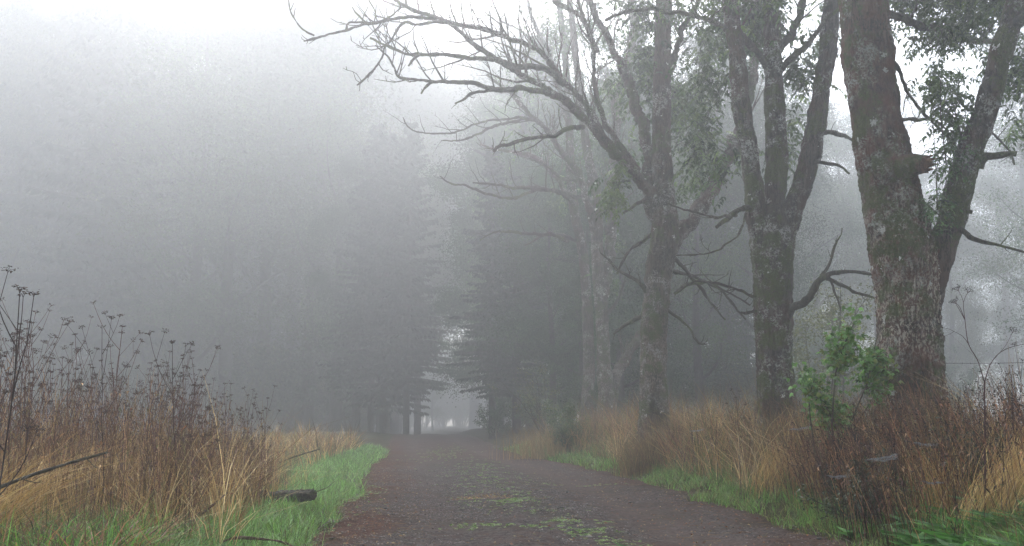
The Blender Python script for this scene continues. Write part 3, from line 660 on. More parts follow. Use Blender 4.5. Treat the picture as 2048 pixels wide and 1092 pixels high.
# tree B: three stems
YB = 15.5
rootB = empty('ash_tree', P(1550, 930, YB), label='mossy grey tree dividing into three upright stems, second from the right', cat='tree'); rootB.location.z = float(hground(rootB.location.x, YB))
mb = MB(); p, r_ = PL([(1555, 960, 112), (1554, 900, 92), (1553, 840, 80), (1551, 770, 73), (1548, 700, 71), (1546, 620, 72), (1545, 550, 78), (1545, 490, 84), (1546, 452, 70), (1546, 412, 46)], YB); limb(mb, p, r_, .028, 76, .09, .09, 11)
o = mb.build('trunk', M_bark2, rootB); local(o, rootB.location)
for j, rows in enumerate((
    [(1535, 530, 46), (1526, 490, 44), (1515, 449, 40), (1508, 379, 40), (1495, 289, 36), (1482, 206, 37), (1476, 124, 35), (1466, 54, 34), (1460, 0, 33), (1452, -100, 31), (1435, -300, 24), (1440, -600, 10)],
    [(1546, 500, 40), (1548, 412, 42), (1554, 330, 44), (1551, 247, 42), (1547, 165, 38), (1545, 82, 36), (1544, 0, 34), (1550, -120, 30), (1545, -350, 24), (1560, -700, 9)],
    [(1558, 530, 44), (1570, 480, 42), (1581, 433, 42), (1600, 379, 41), (1617, 330, 42), (1629, 268, 40), (1639, 206, 38), (1645, 165, 36), (1655, 103, 37), (1661, 41, 35), (1664, 0, 33), (1675, -120, 30), (1700, -350, 22), (1700, -650, 9)])):
    mb = MB(); p, r_ = PL(rows, YB, YB + (-.3, .5, .1)[j]); p2, r2 = limb(mb, p, r_, .03, 44, .11, .12, 12 + j); grow(mb, p2, r2, np.random.default_rng(140 + j), 3, 1.6, .14, .5, .35, .0055, maxlen=1.5); o = mb.build('stem', M_bark2, rootB); local(o, rootB.location)
branch_part(rootB, [
    ([(1460, 66, 14), (1447, 54, 11), (1418, 39, 10), (1377, 29, 9), (1335, 25, 8), (1298, 19, 8), (1261, 25, 7), (1232, 33, 6), (1212, 41, 6)], 15.5, 13.8),
    ([(1555, 140, 16), (1587, 111, 13), (1616, 87, 12), (1645, 50, 9), (1680, 10, 7)], 15.8, 14.8),
    ([(1550, 130, 22), (1562, 95, 18), (1582, 70, 16), (1600, 33, 15), (1614, -10, 14), (1640, -120, 10)], 15.8, 16.8),
    ([(1480, 75, 16), (1510, 100, 13), (1535, 135, 12)], 15.4, 15.7),
    ([(1578, 640, 20), (1588, 620, 16), (1603, 612, 15), (1626, 579, 14), (1648, 552, 11), (1692, 546, 8), (1751, 551, 5)], 15.4, 14.6),
    ([(1646, 552, 8), (1675, 565, 7), (1700, 577, 6), (1730, 591, 5), (1762, 603, 5)], 14.9, 14.2),
    ([(1640, 560, 8), (1655, 530, 6), (1668, 500, 5), (1682, 470, 3), (1684, 455, 2)], 14.9, 14.7),
    ([(1655, 552, 6), (1675, 590, 5), (1680, 625, 3)], 14.8, 14.7),
    ([(1510, 415, 14), (1495, 412, 11), (1480, 418, 9), (1465, 432, 10), (1450, 440, 9), (1430, 455, 6)], 15.4, 14.8),
    ([(1470, 430, 7), (1450, 430, 6), (1430, 436, 5), (1400, 428, 4), (1370, 418, 4), (1335, 408, 3)], 15.2, 14.4),
    ([(1490, 425, 6), (1485, 450, 5), (1475, 475, 4), (1452, 490, 4), (1438, 502, 3), (1395, 508, 3), (1352, 510, 2)], 15.2, 14.8),
    ([(1513, 594, 6), (1490, 588, 6), (1470, 578, 5), (1445, 567, 5), (1425, 563, 4), (1385, 566, 4), (1350, 588, 3)], 15.4, 14.9),
    ([(1512, 625, 6), (1495, 625, 5), (1480, 623, 4)], 15.4, 15.2),
    ([(1620, 325, 10), (1640, 320, 8), (1670, 330, 6), (1700, 350, 5)], 15.5, 14.9),
    ([(1640, 265, 12), (1665, 268, 10), (1690, 272, 8), (1715, 290, 7)], 15.6, 16.2),
    ([(1455, -60, 22), (1380, -150, 16), (1300, -280, 9), (1260, -380, 5)], 15.4, 14.0),
    ([(1670, -120, 20), (1740, -260, 14), (1780, -400, 7)], 15.5, 14.6),
    ([(1548, -200, 20), (1500, -380, 13), (1470, -520, 6)], 15.8, 17.4)], 330, M_twig, 2.0)
r = np.random.default_rng(43); mb = MB()
cs = pix_clusters([(1420, 150, 16.5, 40, 50, .8), (1600, 130, 16.6, 40, 60, .7), (1395, 250, 17, 40, 50, .7), (1500, 60, 17, 70, 50, .9), (1590, 230, 16.4, 30, 50, .5), (1650, 60, 17, 30, 60, .7), (1430, 330, 17, 50, 40, .7), (1500, 0, 16, 110, 50, 1.2), (1480, -120, 15.5, 160, 80, 1.6), (1650, -150, 15.5, 90, 80, 1.3), (1560, 300, 16.8, 40, 40, .4)])
ash_leaves(mb, clusters(r, cs, 2300), r, .32, ASHD + ASHG + ASHG[:2]); o = mb.build('foliage', M_leaf, rootB); local(o, rootB.location)

# tree C: long dead limbs over the track
YC = 20.0
rootC = empty('ash_tree', P(1312, 900, YC), label='tree with long bare limbs arching left over the track from a forked trunk', cat='tree'); rootC.location.z = float(hground(rootC.location.x, YC))
mb = MB(); p, r_ = PL([(1308, 930, 78), (1309, 870, 66), (1309, 820, 58), (1307, 760, 54), (1307, 700, 53), (1310, 640, 53), (1315, 570, 52), (1322, 520, 56), (1329, 480, 58), (1330, 440, 54), (1327, 400, 48), (1324, 330, 42), (1323, 247, 40), (1324, 180, 37), (1325, 124, 35), (1327, 41, 34), (1328, -20, 32), (1325, -140, 28), (1335, -300, 20), (1330, -460, 8)], YC); limb(mb, p, r_, .035, 60, .09, .08, 21)
o = mb.build('trunk', M_bark3, rootC); local(o, rootC.location)
for j, (rows, a_, b_) in enumerate((
    ([(1318, 440, 34), (1302, 400, 34), (1286, 363, 26), (1253, 326, 24), (1225, 298, 22), (1199, 268, 21), (1180, 247, 20), (1150, 216, 19), (1124, 196, 18), (1102, 185, 17), (1073, 165, 15), (1032, 143, 14), (992, 117, 13), (948, 88, 11), (912, 55, 9), (885, 40, 7)], 20, 18.4),
    ([(1260, 335, 16), (1240, 310, 16), (1204, 262, 14), (1175, 212, 14), (1150, 185, 13), (1118, 152, 13), (1080, 106, 12), (1030, 81, 12), (1000, 70, 11), (963, 57, 11), (919, 52, 10), (864, 33, 9), (816, 14, 8), (787, -4, 6), (750, -35, 4)], 19.9, 17.6),
    ([(1275, 340, 12), (1249, 303, 13), (1225, 272, 12), (1210, 243, 12), (1195, 198, 12), (1186, 160, 11), (1187, 124, 11), (1187, 87, 10), (1175, 60, 10), (1162, 25, 9), (1152, -10, 8), (1130, -90, 6), (1110, -170, 3)], 19.8, 18.6),
    ([(1310, 420, 34), (1302, 358, 32), (1296, 300, 27), (1286, 247, 26), (1265, 194, 25), (1245, 132, 20), (1226, 98, 17), (1212, 70, 16), (1193, 35, 15), (1177, 0, 14), (1160, -60, 13), (1120, -180, 9), (1090, -280, 4)], 20.1, 20.6),
    ([(1338, 500, 34), (1350, 480, 32), (1366, 458, 31), (1388, 437, 31), (1406, 404, 31), (1434, 354, 30), (1457, 308, 29), (1480, 262, 28), (1497, 200, 25), (1510, 120, 22), (1520, 30, 19), (1540, -80, 15), (1560, -220, 8)], 20, 21.5),
    ([(1165, 25, 9), (1150, 5, 16), (1130, -5, 12), (1105, -15, 10)], 19.6, 19.2))):
    if j == 5: rows = [(1192, 105, 12), (1170, 50, 13), (1140, 20, 13), (1115, 5, 12), (1100, -8, 11), (1040, -60, 9), (980, -130, 5)]
    mb = MB(); p, r_ = PL(rows, a_, b_); p2, r2 = limb(mb, p, r_ * .86, .04, 20, .16, .2, 22 + j, kink=.8)
    rr = np.random.default_rng(500 + j); grow(mb, p2, r2, rr, 3, 5.5 if j in (0, 1, 2, 5) else 1.5, .17, .75, .2, .0062, maxlen=1.3)
    if j in (0, 1, 2, 5): grow(mb, p2, r2, rr, 3, 1.5, .3, .45, .35, .0062, maxlen=2.3)
    o = mb.build('limb', M_bark3, rootC); local(o, rootC.location)
branch_part(rootC, [
    ([(1165, 253, 12), (1146, 256, 9), (1109, 269, 9), (1073, 277, 8), (1032, 284, 8), (1000, 291, 7), (987, 302, 5)], 19.2, 17.6),
    ([(1102, 188, 12), (1047, 180, 11), (1000, 179, 11), (981, 176, 10), (948, 168, 9), (890, 165, 8), (864, 165, 6), (827, 158, 5), (798, 152, 5), (791, 136, 4), (769, 110, 3), (750, 92, 2)], 19.0, 17.0),
    ([(1000, 179, 9), (975, 184, 6), (940, 190, 6), (925, 198, 5), (912, 204, 3)], 18.2, 17.6),
    ([(1130, 165, 14), (1106, 147, 12), (1073, 134, 12), (1022, 134, 12), (989, 120, 10), (934, 117, 9), (890, 110, 8), (838, 108, 7), (794, 103, 6), (769, 88, 5), (739, 75, 4)], 19.0, 16.8),
    ([(864, 165, 6), (855, 172, 5), (843, 188, 4)], 17.6, 17.4),
    ([(845, 106, 5), (830, 118, 5), (818, 132, 4)], 17.4, 17.2),
    ([(870, 38, 8), (838, 33, 7), (794, 38, 6), (754, 46, 6), (732, 48, 5), (696, 60, 5), (659, 68, 5), (630, 77, 5), (608, 84, 3)], 18.0, 16.4),
    ([(630, 74, 4), (604, 55, 3), (586, 29, 3), (578, 4, 2), (576, -20, 2)], 16.5, 16.2),
    ([(760, 44, 5), (785, 30, 4), (800, 15, 4), (796, 0, 3)], 17.2, 17.0),
    ([(732, 48, 4), (715, 30, 3), (706, 15, 2)], 17.0, 16.8),
    ([(696, 60, 5), (700, 47, 4), (750, 47, 4)], 16.9, 17.0),
    ([(890, 46, 7), (875, 44, 6), (835, 48, 6), (804, 49, 5), (780, 84, 4), (769, 95, 4), (760, 125, 4), (747, 143, 4), (716, 170, 3)], 18.0, 17.0),
    ([(756, 44, 3), (750, 20, 2), (738, 0, 2)], 16.9, 16.7),
    ([(1345, 140, 14), (1356, 91, 12), (1373, 41, 11), (1397, 0, 10), (1420, -60, 8), (1450, -150, 4)], 20, 21),
    ([(1296, 590, 10), (1270, 560, 7), (1235, 540, 6), (1200, 505, 3)], 20, 19.6),
    ([(1300, 470, 10), (1285, 480, 8), (1260, 500, 6), (1235, 545, 4)], 20, 20.4),
    ([(1295, 620, 10), (1270, 640, 8), (1240, 655, 6), (1225, 668, 4)], 20.1, 21),
    ([(1345, 515, 8), (1390, 560, 7), (1420, 600, 5), (1450, 640, 3)], 20.2, 20.5),
    ([(1348, 590, 7), (1375, 570, 6), (1410, 565, 5), (1440, 575, 4), (1500, 610, 3)], 20, 19.2),
    ([(1340, 540, 8), (1395, 555, 6), (1450, 590, 5), (1490, 640, 3)], 20.2, 20.6),
    ([(1335, 620, 6), (1370, 650, 5), (1400, 685, 4), (1415, 690, 2)], 20, 19.8),
    ([(1300, 400, 9), (1270, 410, 7), (1245, 425, 5)], 20, 19.8),
    ([(1320, -60, 18), (1240, -160, 12), (1180, -260, 5)], 20, 18.5)], 360, M_twig, 3.2, lf=.26, minr=.0075)
r = np.random.default_rng(44); mb = MB()
cs = pix_clusters([(1290, 130, 20.5, 50, 60, .8), (1240, 160, 21.5, 30, 40, .8), (1370, 200, 21, 40, 60, .8), (1400, 300, 21, 40, 40, .8), (1300, 30, 20.5, 80, 40, 1.0), (1420, 80, 21, 50, 50, .9), (1230, 380, 19.5, 24, 40, .25), (1320, 200, 20.8, 50, 50, .6), (1290, 300, 20.6, 25, 30, .3), (1300, -100, 20, 150, 60, 1.8), (1380, 370, 21.2, 30, 30, .6)])
ash_leaves(mb, clusters(r, cs, 2000), r, .34, ASHD + ASHG + ASHG[1:3])
cs = pix_clusters([(1225, 395, 19.3, 20, 32, .2), (1238, 340, 19.5, 18, 25, .2)]); ash_leaves(mb, clusters(r, cs, 110), r, .26, [(.1, .15, .03), (.08, .13, .03)])
o = mb.build('foliage', M_leaf, rootC); local(o, rootC.location)

# trees D, E, F further along the row
def row_tree(label, Y, tr, limbs, brs, leafc, nleaf, seed, pal=ASHG, mat=M_bark3):
    K = 1.33; Y *= K; limbs = [(a, b * K, c * K) for a, b, c in limbs]; brs = [(a, b * K, c * K) for a, b, c in brs]; leafc = [(a, b, c * K, d, e, f * K) for a, b, c, d, e, f in leafc]
    root = empty('ash_tree', P(tr[0][0], 900, Y), label=label, cat='tree'); root.location.z = float(hground(root.location.x, Y))
    mb = MB(); p, r_ = PL(tr, Y); p2, r2 = limb(mb, p, r_, .06, 36, .09, .09, seed); o = mb.build('trunk', mat, root); local(o, root.location)
    for j, (rows, a_, b_) in enumerate(limbs):
        mb = MB(); p, r_ = PL(rows, a_, b_); p2, r2 = limb(mb, p, r_, .06, 14, .12, .14, seed + 1 + j, kink=.8); grow(mb, p2, r2, np.random.default_rng(seed + 60 + j), 3, 5.0, .2, .65, .2, .0085, maxlen=1.6)
        o = mb.build('limb', mat, root); local(o, root.location)
    branch_part(root, brs, seed + 20, M_twig, 1.5, 2, .3, .1, 7, lf=.28, minr=.005)
    if leafc:
        r = np.random.default_rng(seed + 90); mb = MB(); ash_leaves(mb, clusters(r, pix_clusters(leafc), nleaf), r, .32 * K, pal, 7); o = mb.build('foliage', M_leaf, root); local(o, root.location)
    return root
row_tree('slim grey tree leaning right with pale lichen dots, left of the third trunk', 25.0,
    [(1218, 880, 44), (1214, 800, 34), (1208, 740, 29), (1206, 680, 26), (1202, 600, 26), (1196, 540, 25), (1194, 480, 24), (1196, 430, 22), (1192, 380, 22), (1180, 330, 19), (1168, 260, 17), (1160, 180, 16), (1150, 100, 14), (1140, 0, 12), (1120, -120, 8)],
    [([(1205, 600, 22), (1218, 520, 20), (1222, 460, 20), (1226, 400, 18), (1228, 330, 18), (1232, 260, 17), (1238, 180, 15), (1262, 100, 14), (1268, 40, 13), (1258, -30, 11), (1250, -140, 7)], 25, 26),
     ([(1194, 470, 16), (1175, 400, 15), (1160, 350, 13), (1120, 300, 11), (1091, 258, 9), (1054, 223, 8), (1025, 190, 6), (974, 150, 4)], 25, 23),
     ([(1222, 800, 22), (1235, 745, 20), (1255, 708, 18), (1290, 660, 14), (1330, 600, 8)], 25, 26.5)],
    [([(1190, 400, 10), (1146, 392, 9), (1109, 381, 8), (1065, 377, 8), (1022, 375, 6), (992, 368, 5), (948, 366, 3)], 25, 22.5),
     ([(1150, 410, 8), (1120, 385, 8), (1075, 380, 7), (1030, 395, 6), (974, 388, 5), (937, 372, 5), (904, 366, 4), (880, 352, 2)], 24, 22),
     ([(1150, 363, 8), (1120, 353, 7), (1091, 331, 5), (1058, 317, 4)], 24.5, 23),
     ([(1140, 485, 8), (1110, 470, 7), (1060, 468, 6), (1010, 462, 5), (985, 465, 3), (960, 480, 2)], 25, 23.5),
     ([(1095, 262, 7), (1062, 238, 6), (1011, 238, 5), (963, 245, 4), (941, 253, 4), (901, 266, 4), (846, 266, 3), (816, 255, 3), (805, 234, 2)], 23.4, 21.5),
     ([(1110, 285, 7), (1070, 240, 6), (1000, 249, 6), (963, 264, 5), (926, 278, 4), (882, 282, 2)], 23.6, 22),
     ([(1205, 640, 8), (1235, 600, 6), (1250, 560, 4)], 25, 24.5)],
    [(1220, 200, 26, 50, 60, .8), (1200, 60, 25.5, 60, 60, 1.0), (1140, 60, 26, 40, 50, 1), (1170, 300, 26, 40, 50, .8), (1230, 300, 26, 30, 40, .6), (1215, 560, 26, 30, 30, .5), (1230, 470, 26, 25, 30, .5), (1180, -100, 25, 120, 60, 1.6)], 1100, 600)
row_tree('slender pale trunk close beside the slim leaning tree', 27.5,
    [(1172, 880, 36), (1175, 800, 26), (1178, 740, 23), (1176, 660, 22), (1172, 580, 20), (1165, 500, 20), (1150, 430, 19), (1142, 360, 18), (1140, 290, 17), (1136, 200, 15), (1130, 110, 14), (1120, 20, 12), (1105, -80, 8)],
    [([(1138, 250, 12), (1115, 170, 11), (1085, 90, 9), (1060, 20, 7), (1040, -60, 4)], 27.5, 27),
     ([(1145, 400, 11), (1100, 340, 9), (1060, 310, 8), (1000, 300, 5), (960, 290, 3)], 27.5, 25.5)],
    [([(1150, 480, 9), (1120, 470, 7), (1085, 472, 5), (1050, 490, 3)], 27.5, 26.8), ([(1140, 180, 8), (1100, 120, 7), (1050, 70, 5), (1000, 40, 3)], 27.5, 25.5)],
    [(1100, 60, 28, 60, 50, 1.2), (1140, 150, 28, 40, 50, 1.0), (1060, 150, 28, 50, 40, 1.0), (1130, 380, 28.5, 35, 50, .8), (1060, 280, 28, 60, 30, .9), (1090, -60, 27, 120, 50, 1.6)], 950, 640)
row_tree('faint leaning trunk in the fog between the slim pair and the dark conifers', 40.0,
    [(1092, 870, 18), (1090, 800, 15), (1084, 740, 14), (1080, 690, 13), (1076, 600, 12), (1070, 500, 12), (1065, 400, 11), (1050, 300, 10), (1040, 200, 8), (1030, 100, 5)],
    [([(1068, 450, 9), (1040, 380, 8), (1000, 330, 6), (950, 300, 4)], 40, 39)], [],
    [(1010, 560, 40, 55, 40, 1.2), (970, 570, 40, 35, 45, 1.0), (1060, 480, 41, 60, 40, 1.3), (1040, 380, 41, 70, 50, 1.5), (1090, 320, 41, 60, 50, 1.4), (1060, 230, 41, 80, 50, 1.5), (1120, 560, 41, 60, 50, 1.2), (1110, 650, 40, 40, 30, 1.0), (1010, 480, 40, 50, 30, 1.0), (1000, 420, 40, 50, 30, 1)], 3400, 680, pal=[(.08, .16, .04), (.10, .18, .05), (.06, .12, .035)], mat=M_barkF)

# ------------------------------------------------------------------ forest kinds
def conifer(seed, H=22, crown0=3.4, R=3.4, r0=.2, nseg=None):
    r = np.random.default_rng(seed); root = empty('conifer_tree', cat='tree'); mb = MB()
    limb(mb, np.array([[0, 0, -.4], [0, 0, H * .3], [.1, 0, H * .65], [0, .1, H]]), [r0 * 1.15, r0, r0 * .6, .02], .3, 12, .1, .05, seed, fine=False); mb.build('trunk', M_barkF, root)
    br, nd = MB(), MB(); z = crown0; PP, RR, Q, D, LL = [], [], [], [], []
    while z < H - .3:
        f = (z - crown0) / (H - crown0); L0 = R * (1 - f) ** .75 + .25
        for b in range(5):
            a = r.random() * 6.283; L = L0 * (.65 + .5 * r.random()); kk = 6; t = np.linspace(0, 1, kk)
            sag = (.35 * (1 - f) - .1) * L; zz = z + .12 * L * t - sag * t ** 1.6 + .12 * L * np.maximum(0, t - .75)
            p = np.stack([np.cos(a) * L * t, np.sin(a) * L * t, zz], -1); PP.append(p); RR.append(np.linspace(.03, .006, kk) * (.4 + L / R))
            n = int(16 + 26 * L); s_ = r.random(n) ** .8; q = np.stack([np.interp(s_, t, p[:, c]) for c in range(3)], -1); q[:, 2] -= .05 * r.random(n)
            side = np.where(r.random(n) < .5, -1, 1); ad = a + side * (.5 + .7 * r.random(n)); d = np.stack([np.cos(ad), np.sin(ad), -.25 - .7 * r.random(n)], -1)
            Q.append(q); D.append(d); LL.append((.25 + .35 * r.random(n)) * (.5 + .6 * (1 - s_)))
        z += .34 + .1 * r.random()
    tubes(br, np.array(PP), np.array(RR), 3); br.build('branches', M_barkF, root)
    Q, D, LL = np.concatenate(Q), np.concatenate(D), np.concatenate(LL); n = len(Q)
    leaf_shape_add(nd, Q, D, unit(np.array([0, 0, 1.]) + .6 * r.normal(size=(n, 3))), LL * 1.15, LL * .42, pick([(.02, .034, .016), (.026, .042, .018), (.016, .028, .014)], n, r, .25), .1, .2)
    nd.build('crown', M_needle, root); return root
def broadleaf(seed, H=18, Rc=4.5, r0=.22, pal=None, nleaf=22000, lsz=.16, low=.25, hang=.2):
    r = np.random.default_rng(seed); root = empty('broadleaf_tree', cat='tree'); mb = MB(); tips = []
    p, rr = limb(mb, np.array([[0, 0, -.4], [.15 * r.normal(), 0, H * .3], [.3 * r.normal(), .3 * r.normal(), H * .6], [.3, -.2, H * .93]]), [r0 * 1.3, r0, r0 * .55, .03], .25, 12, .1, .1, seed, fine=False)
    for j in range(15):
        t = low + (.92 - low) * j / 14; q = np.array([np.interp(t * H, p[:, 2], p[:, c]) for c in range(3)]); a = j * 2.4 + r.random(); L = Rc * (1.05 - .75 * abs(t - .5) - .25 * t) * (.8 + .35 * r.random())
        d = unit(np.array([math.cos(a), math.sin(a), .35 + .9 * t])); pts = [q]
        for m in range(6): d = unit(d + r.normal(size=3) * .14 + np.array([0, 0, .06])); pts.append(pts[-1] + d * L / 6)
        pts = np.array(pts); rl = np.linspace(r0 * .45 * (1.1 - t), .012, 7); limb(mb, pts, rl, .25, 7, .1, .1, seed + j, fine=False); tips.append(pts[2:])
        grow(mb, pts, rl, r, 2, .9, .36, .2, .15, .007, tips=tips, maxlen=2.2, sides=3)
    mb.build('trunk', M_barkF, root)
    T = np.concatenate([x[1:] for x in tips]); nc = 230; C = T[r.integers(0, len(T), nc)] + r.normal(size=(nc, 3)) * .3; sz = .25 + .75 * r.random(nc) ** 1.5
    i = r.integers(0, nc, nleaf); pos = C[i] + r.normal(size=(nleaf, 3)) * sz[i][:, None] * np.array([1, 1, .7]); a = r.random(nleaf) * 6.283
    d = np.stack([np.cos(a), np.sin(a), -hang * 2 + .5 * r.normal(size=nleaf)], -1); nd = MB(); cc = pick(pal, nc, r, .25)[i] * (1 + .15 * r.normal(size=(nleaf, 1)))
    leaf_shape_add(nd, pos, d, unit(np.array([0, 0, 1.]) + .7 * r.normal(size=(nleaf, 3))), lsz * (.6 + .7 * r.random(nleaf)), lsz * .6 * (.6 + .6 * r.random(nleaf)), cc)
    nd.build('crown', M_leafF, root); return root
HIGH = [broadleaf(721, 21, 5.6, .24, ASHD, 80000, .16, .36), broadleaf(722, 19, 5.2, .22, ASHD + [(.05, .06, .02)], 80000, .15, .33)]
CONL = conifer(704, 21, 1.7, 3.3, .19)
LOWT = [broadleaf(731, 21, 5.8, .24, ASHD, 90000, .15, .15)]
CON = [conifer(701), conifer(702, 24, 4.2, 3.8, .22), conifer(703, 20, 3.0, 3.2, .17)]
DEC = [broadleaf(711, 18, 4.6, .22, ASHD + [(.05, .06, .02)], 60000, .095), broadleaf(712, 15, 4.2, .18, ASHG + [(.07, .075, .02)], 52000, .09, .15), broadleaf(713, 20, 5.0, .25, ASHD, 64000, .10, .2), broadleaf(714, 13, 4.0, .16, [(.06, .08, .02), (.09, .10, .03), (.05, .07, .02)], 52000, .085, .12, .7)]
used = set()
rng = np.random.default_rng(91)
def put(proto, X, Y, sc, label, group=None):
    loc = (X, Y, float(hground(X, Y)) - .05); rz = rng.random() * 6.28
    if proto.name not in used:
        used.add(proto.name); proto.location = loc; proto.rotation_euler = (0, 0, rz); proto.scale = (sc,) * 3; proto['label'] = label
        if group: proto['group'] = group
        return proto
    o = copy_tree(proto, loc, rz, sc, label, group)
    return o
FAR = 1.7      # the wood stands well back from the camera
def putpx(proto, px, Y, sc, label, group=None, far=FAR):
    if Y > 43: Y, sc = Y * far, sc * far
    return put(proto, (px - 1024) / F * Y, Y, sc, label, group)
putpx(CON[0], 815, 56, .92, 'dark conifer whose bare trunk stands just left of the bright gap over the track', far=1.22)
putpx(CON[2], 778, 58, .95, 'second conifer trunk left of the bright gap, behind the track edge', far=1.22)
putpx(CON[1], 745, 57, .85, 'third conifer left of the gap, with a broad dark crown', far=1.25)
putpx(CON[1], 984, 56, .78, 'dark conifer bounding the right side of the bright gap over the track', far=.86)
putpx(CON[0], 1030, 52, .7, 'conifer right of the gap behind the faint leaning trunk', far=.9)
putpx(DEC[1], 868, 85, .5, 'small pale round tree glimpsed in the fog beyond the track crest')
putpx(HIGH[0], 790, 60, 1.3, 'tall leafy tree arching over the bright gap from the left')
putpx(HIGH[1], 1000, 60, 1.35, 'tall leafy tree arching over the bright gap from the right')
putpx(HIGH[1], 770, 68, 1.5, 'faint tall tree behind the left side of the gap', None)
putpx(HIGH[0], 1010, 68, 1.5, 'faint tall tree behind the right side of the gap', None)
putpx(HIGH[1], 740, 76, 1.7, 'fainter high crowned tree far down the track in the fog', None)
putpx(HIGH[0], 985, 73, 1.6, 'tall pale tree behind the conifer on the right edge of the gap')
putpx(CONL, 768, 54, .9, 'bushy conifer with boughs almost to the ground left of the bright gap', far=1.3)
putpx(LOWT[0], 786, 63, 1.4, 'leafy tree whose low boughs droop over the left side of the gap')
putpx(LOWT[0], 1065, 66, 1.4, 'leafy tree whose low boughs droop over the right side of the gap', far=1.1)
for (px, Y, sc, lb) in ((1035, 50, .72, 'leafy roadside tree right of the gap, left of the faint leaning trunk'), (1105, 45, .62, 'leafy roadside tree just behind the faint leaning trunk'), (1165, 43, .6, 'leafy tree directly behind the slender pale trunk'), (1240, 41, .62, 'leafy tree behind the third trunk on its left'), (1000, 60, .9, 'leafy tree rising behind the conifer at the right edge of the gap')):
    put(LOWT[0], (px - 1024) / F * Y, Y, sc, lb)
putpx(HIGH[0], 797, 70, 1.45, 'tall tree whose foliage hangs into the top of the bright gap')
putpx(HIGH[1], 1015, 84, 1.9, 'very faint high tree right of the gap')
putpx(HIGH[1], 949, 88, 1.9, 'very faint high tree whose trunk lines up with the right side of the gap')
for (pr, px, Y, sc, lb) in ((LOWT[0], 764, 78, 1.15, 'round leafy tree rising over the conifers left of the gap'), (DEC[2], 715, 76, 1.3, 'leafy tree at the edge of the wood where the left verge meets it'), (HIGH[1], 838, 84, 1.25, 'slim high crowned tree leaning foliage over the left of the gap'),
        (HIGH[0], 990, 62, 1.05, 'high crowned tree whose foliage hangs over the right of the gap'), (DEC[2], 1060, 60, 1.1, 'tall leafy tree rising behind the two dark conifers on the right')):
    put(pr, (px - 1024) / F * Y, Y, sc, lb)
for (px, Y, sc, lb) in ((1700, 92, 1.25, 'dense leafy tree in the fog between the two nearest trunks'), (1905, 98, 1.2, 'dense leafy tree in the fog just right of the thickest trunk'), (2075, 86, 1.25, 'dense leafy tree in the fog at the right edge of the picture'), (1600, 88, 1.2, 'dense leafy tree in the fog right behind the three-stemmed tree')):
    put(LOWT[0], (px - 1024) / F * Y, Y, sc, lb)
G3 = 'far trees beyond the track crest'
for j in range(26):
    if j == 11: continue
    putpx((DEC + HIGH)[j % 6], 60 + j * 80 + rng.normal() * 15, 118 + rng.random() * 22, 1.3 + .5 * rng.random(), 'ghostly tree far beyond the crest, almost dissolved in fog', G3)
put(HIGH[0], 7.5, 3.5, .95, 'unseen roadside tree added beside the camera, its crown shading the air over the track'); put(HIGH[1], 7.8, -5, 1, 'unseen roadside tree added for shade behind the camera on the right bank')  # two out-of-view trees, added to shade the air near the camera
G1 = 'misty wood beyond the left field'
LC, LD = 'conifer lost in fog within the dark wood beyond the left field', 'leafy tree lost in fog within the dark wood beyond the left field'
i = 0
for row, (Yr, n0) in enumerate(((50, 14), (58, 15), (67, 16), (77, 16))):
    for j in range(n0):
        px = 700 - j * (1150 / n0) - row * 28 + rng.normal() * 20; Y = Yr + rng.normal() * 1.6
        if px > 690 and Y < 54: continue
        top = 1.0 - (.06 * math.exp(-((px - 600) / 110) ** 2)); pr = (DEC + DEC + CON[:2] + HIGH[:1])[int(rng.integers(0, 11))]
        putpx(pr, px, Y, (1.4 + .38 * rng.random()) * top * (1.12 if pr in DEC else 1), LC if pr in CON else LD, G1 + (' (conifers)' if pr in CON else ' (leafy)'))
G2 = 'misty trees behind the right hand row'
LE = 'leafy tree fading in fog behind the right hand row of trunks'; LF = 'conifer fading in fog behind the right hand row of trunks'
for (px, Y, k, sc) in ((1130, 42, 2, .9), (1180, 37, 1, .95), (1260, 40, 2, .9), (1330, 36, 0, .9), (1400, 34, 1, .85), (1450, 40, 2, 1.0), (1520, 34, 0, .85), (1570, 41, 2, .9), (1640, 37, 1, .9), (1700, 42, 0, .9), (1760, 38, 0, .8), (1830, 44, 2, .75), (1900, 38, 3, .75), (2010, 46, 2, .85), (2090, 36, 0, .95), (2160, 31, 1, 1.0), (1360, 46, 2, 1.0), (1490, 47, 0, 1.0)):
    putpx(DEC[k], px, Y * 1.3, sc * 1.25, LE, G2 + ' (leafy)', far=1.4 if px > 1600 else 1.0)
for (px, Y, k, sc) in ((1080, 45, 1, .9), (1220, 45, 0, .9), (1290, 44, 1, .9), (1430, 45, 1, .85)):
    putpx(CON[k], px, Y * 1.3, sc * 1.25, LF, G2 + ' (conifers)', far=.95)

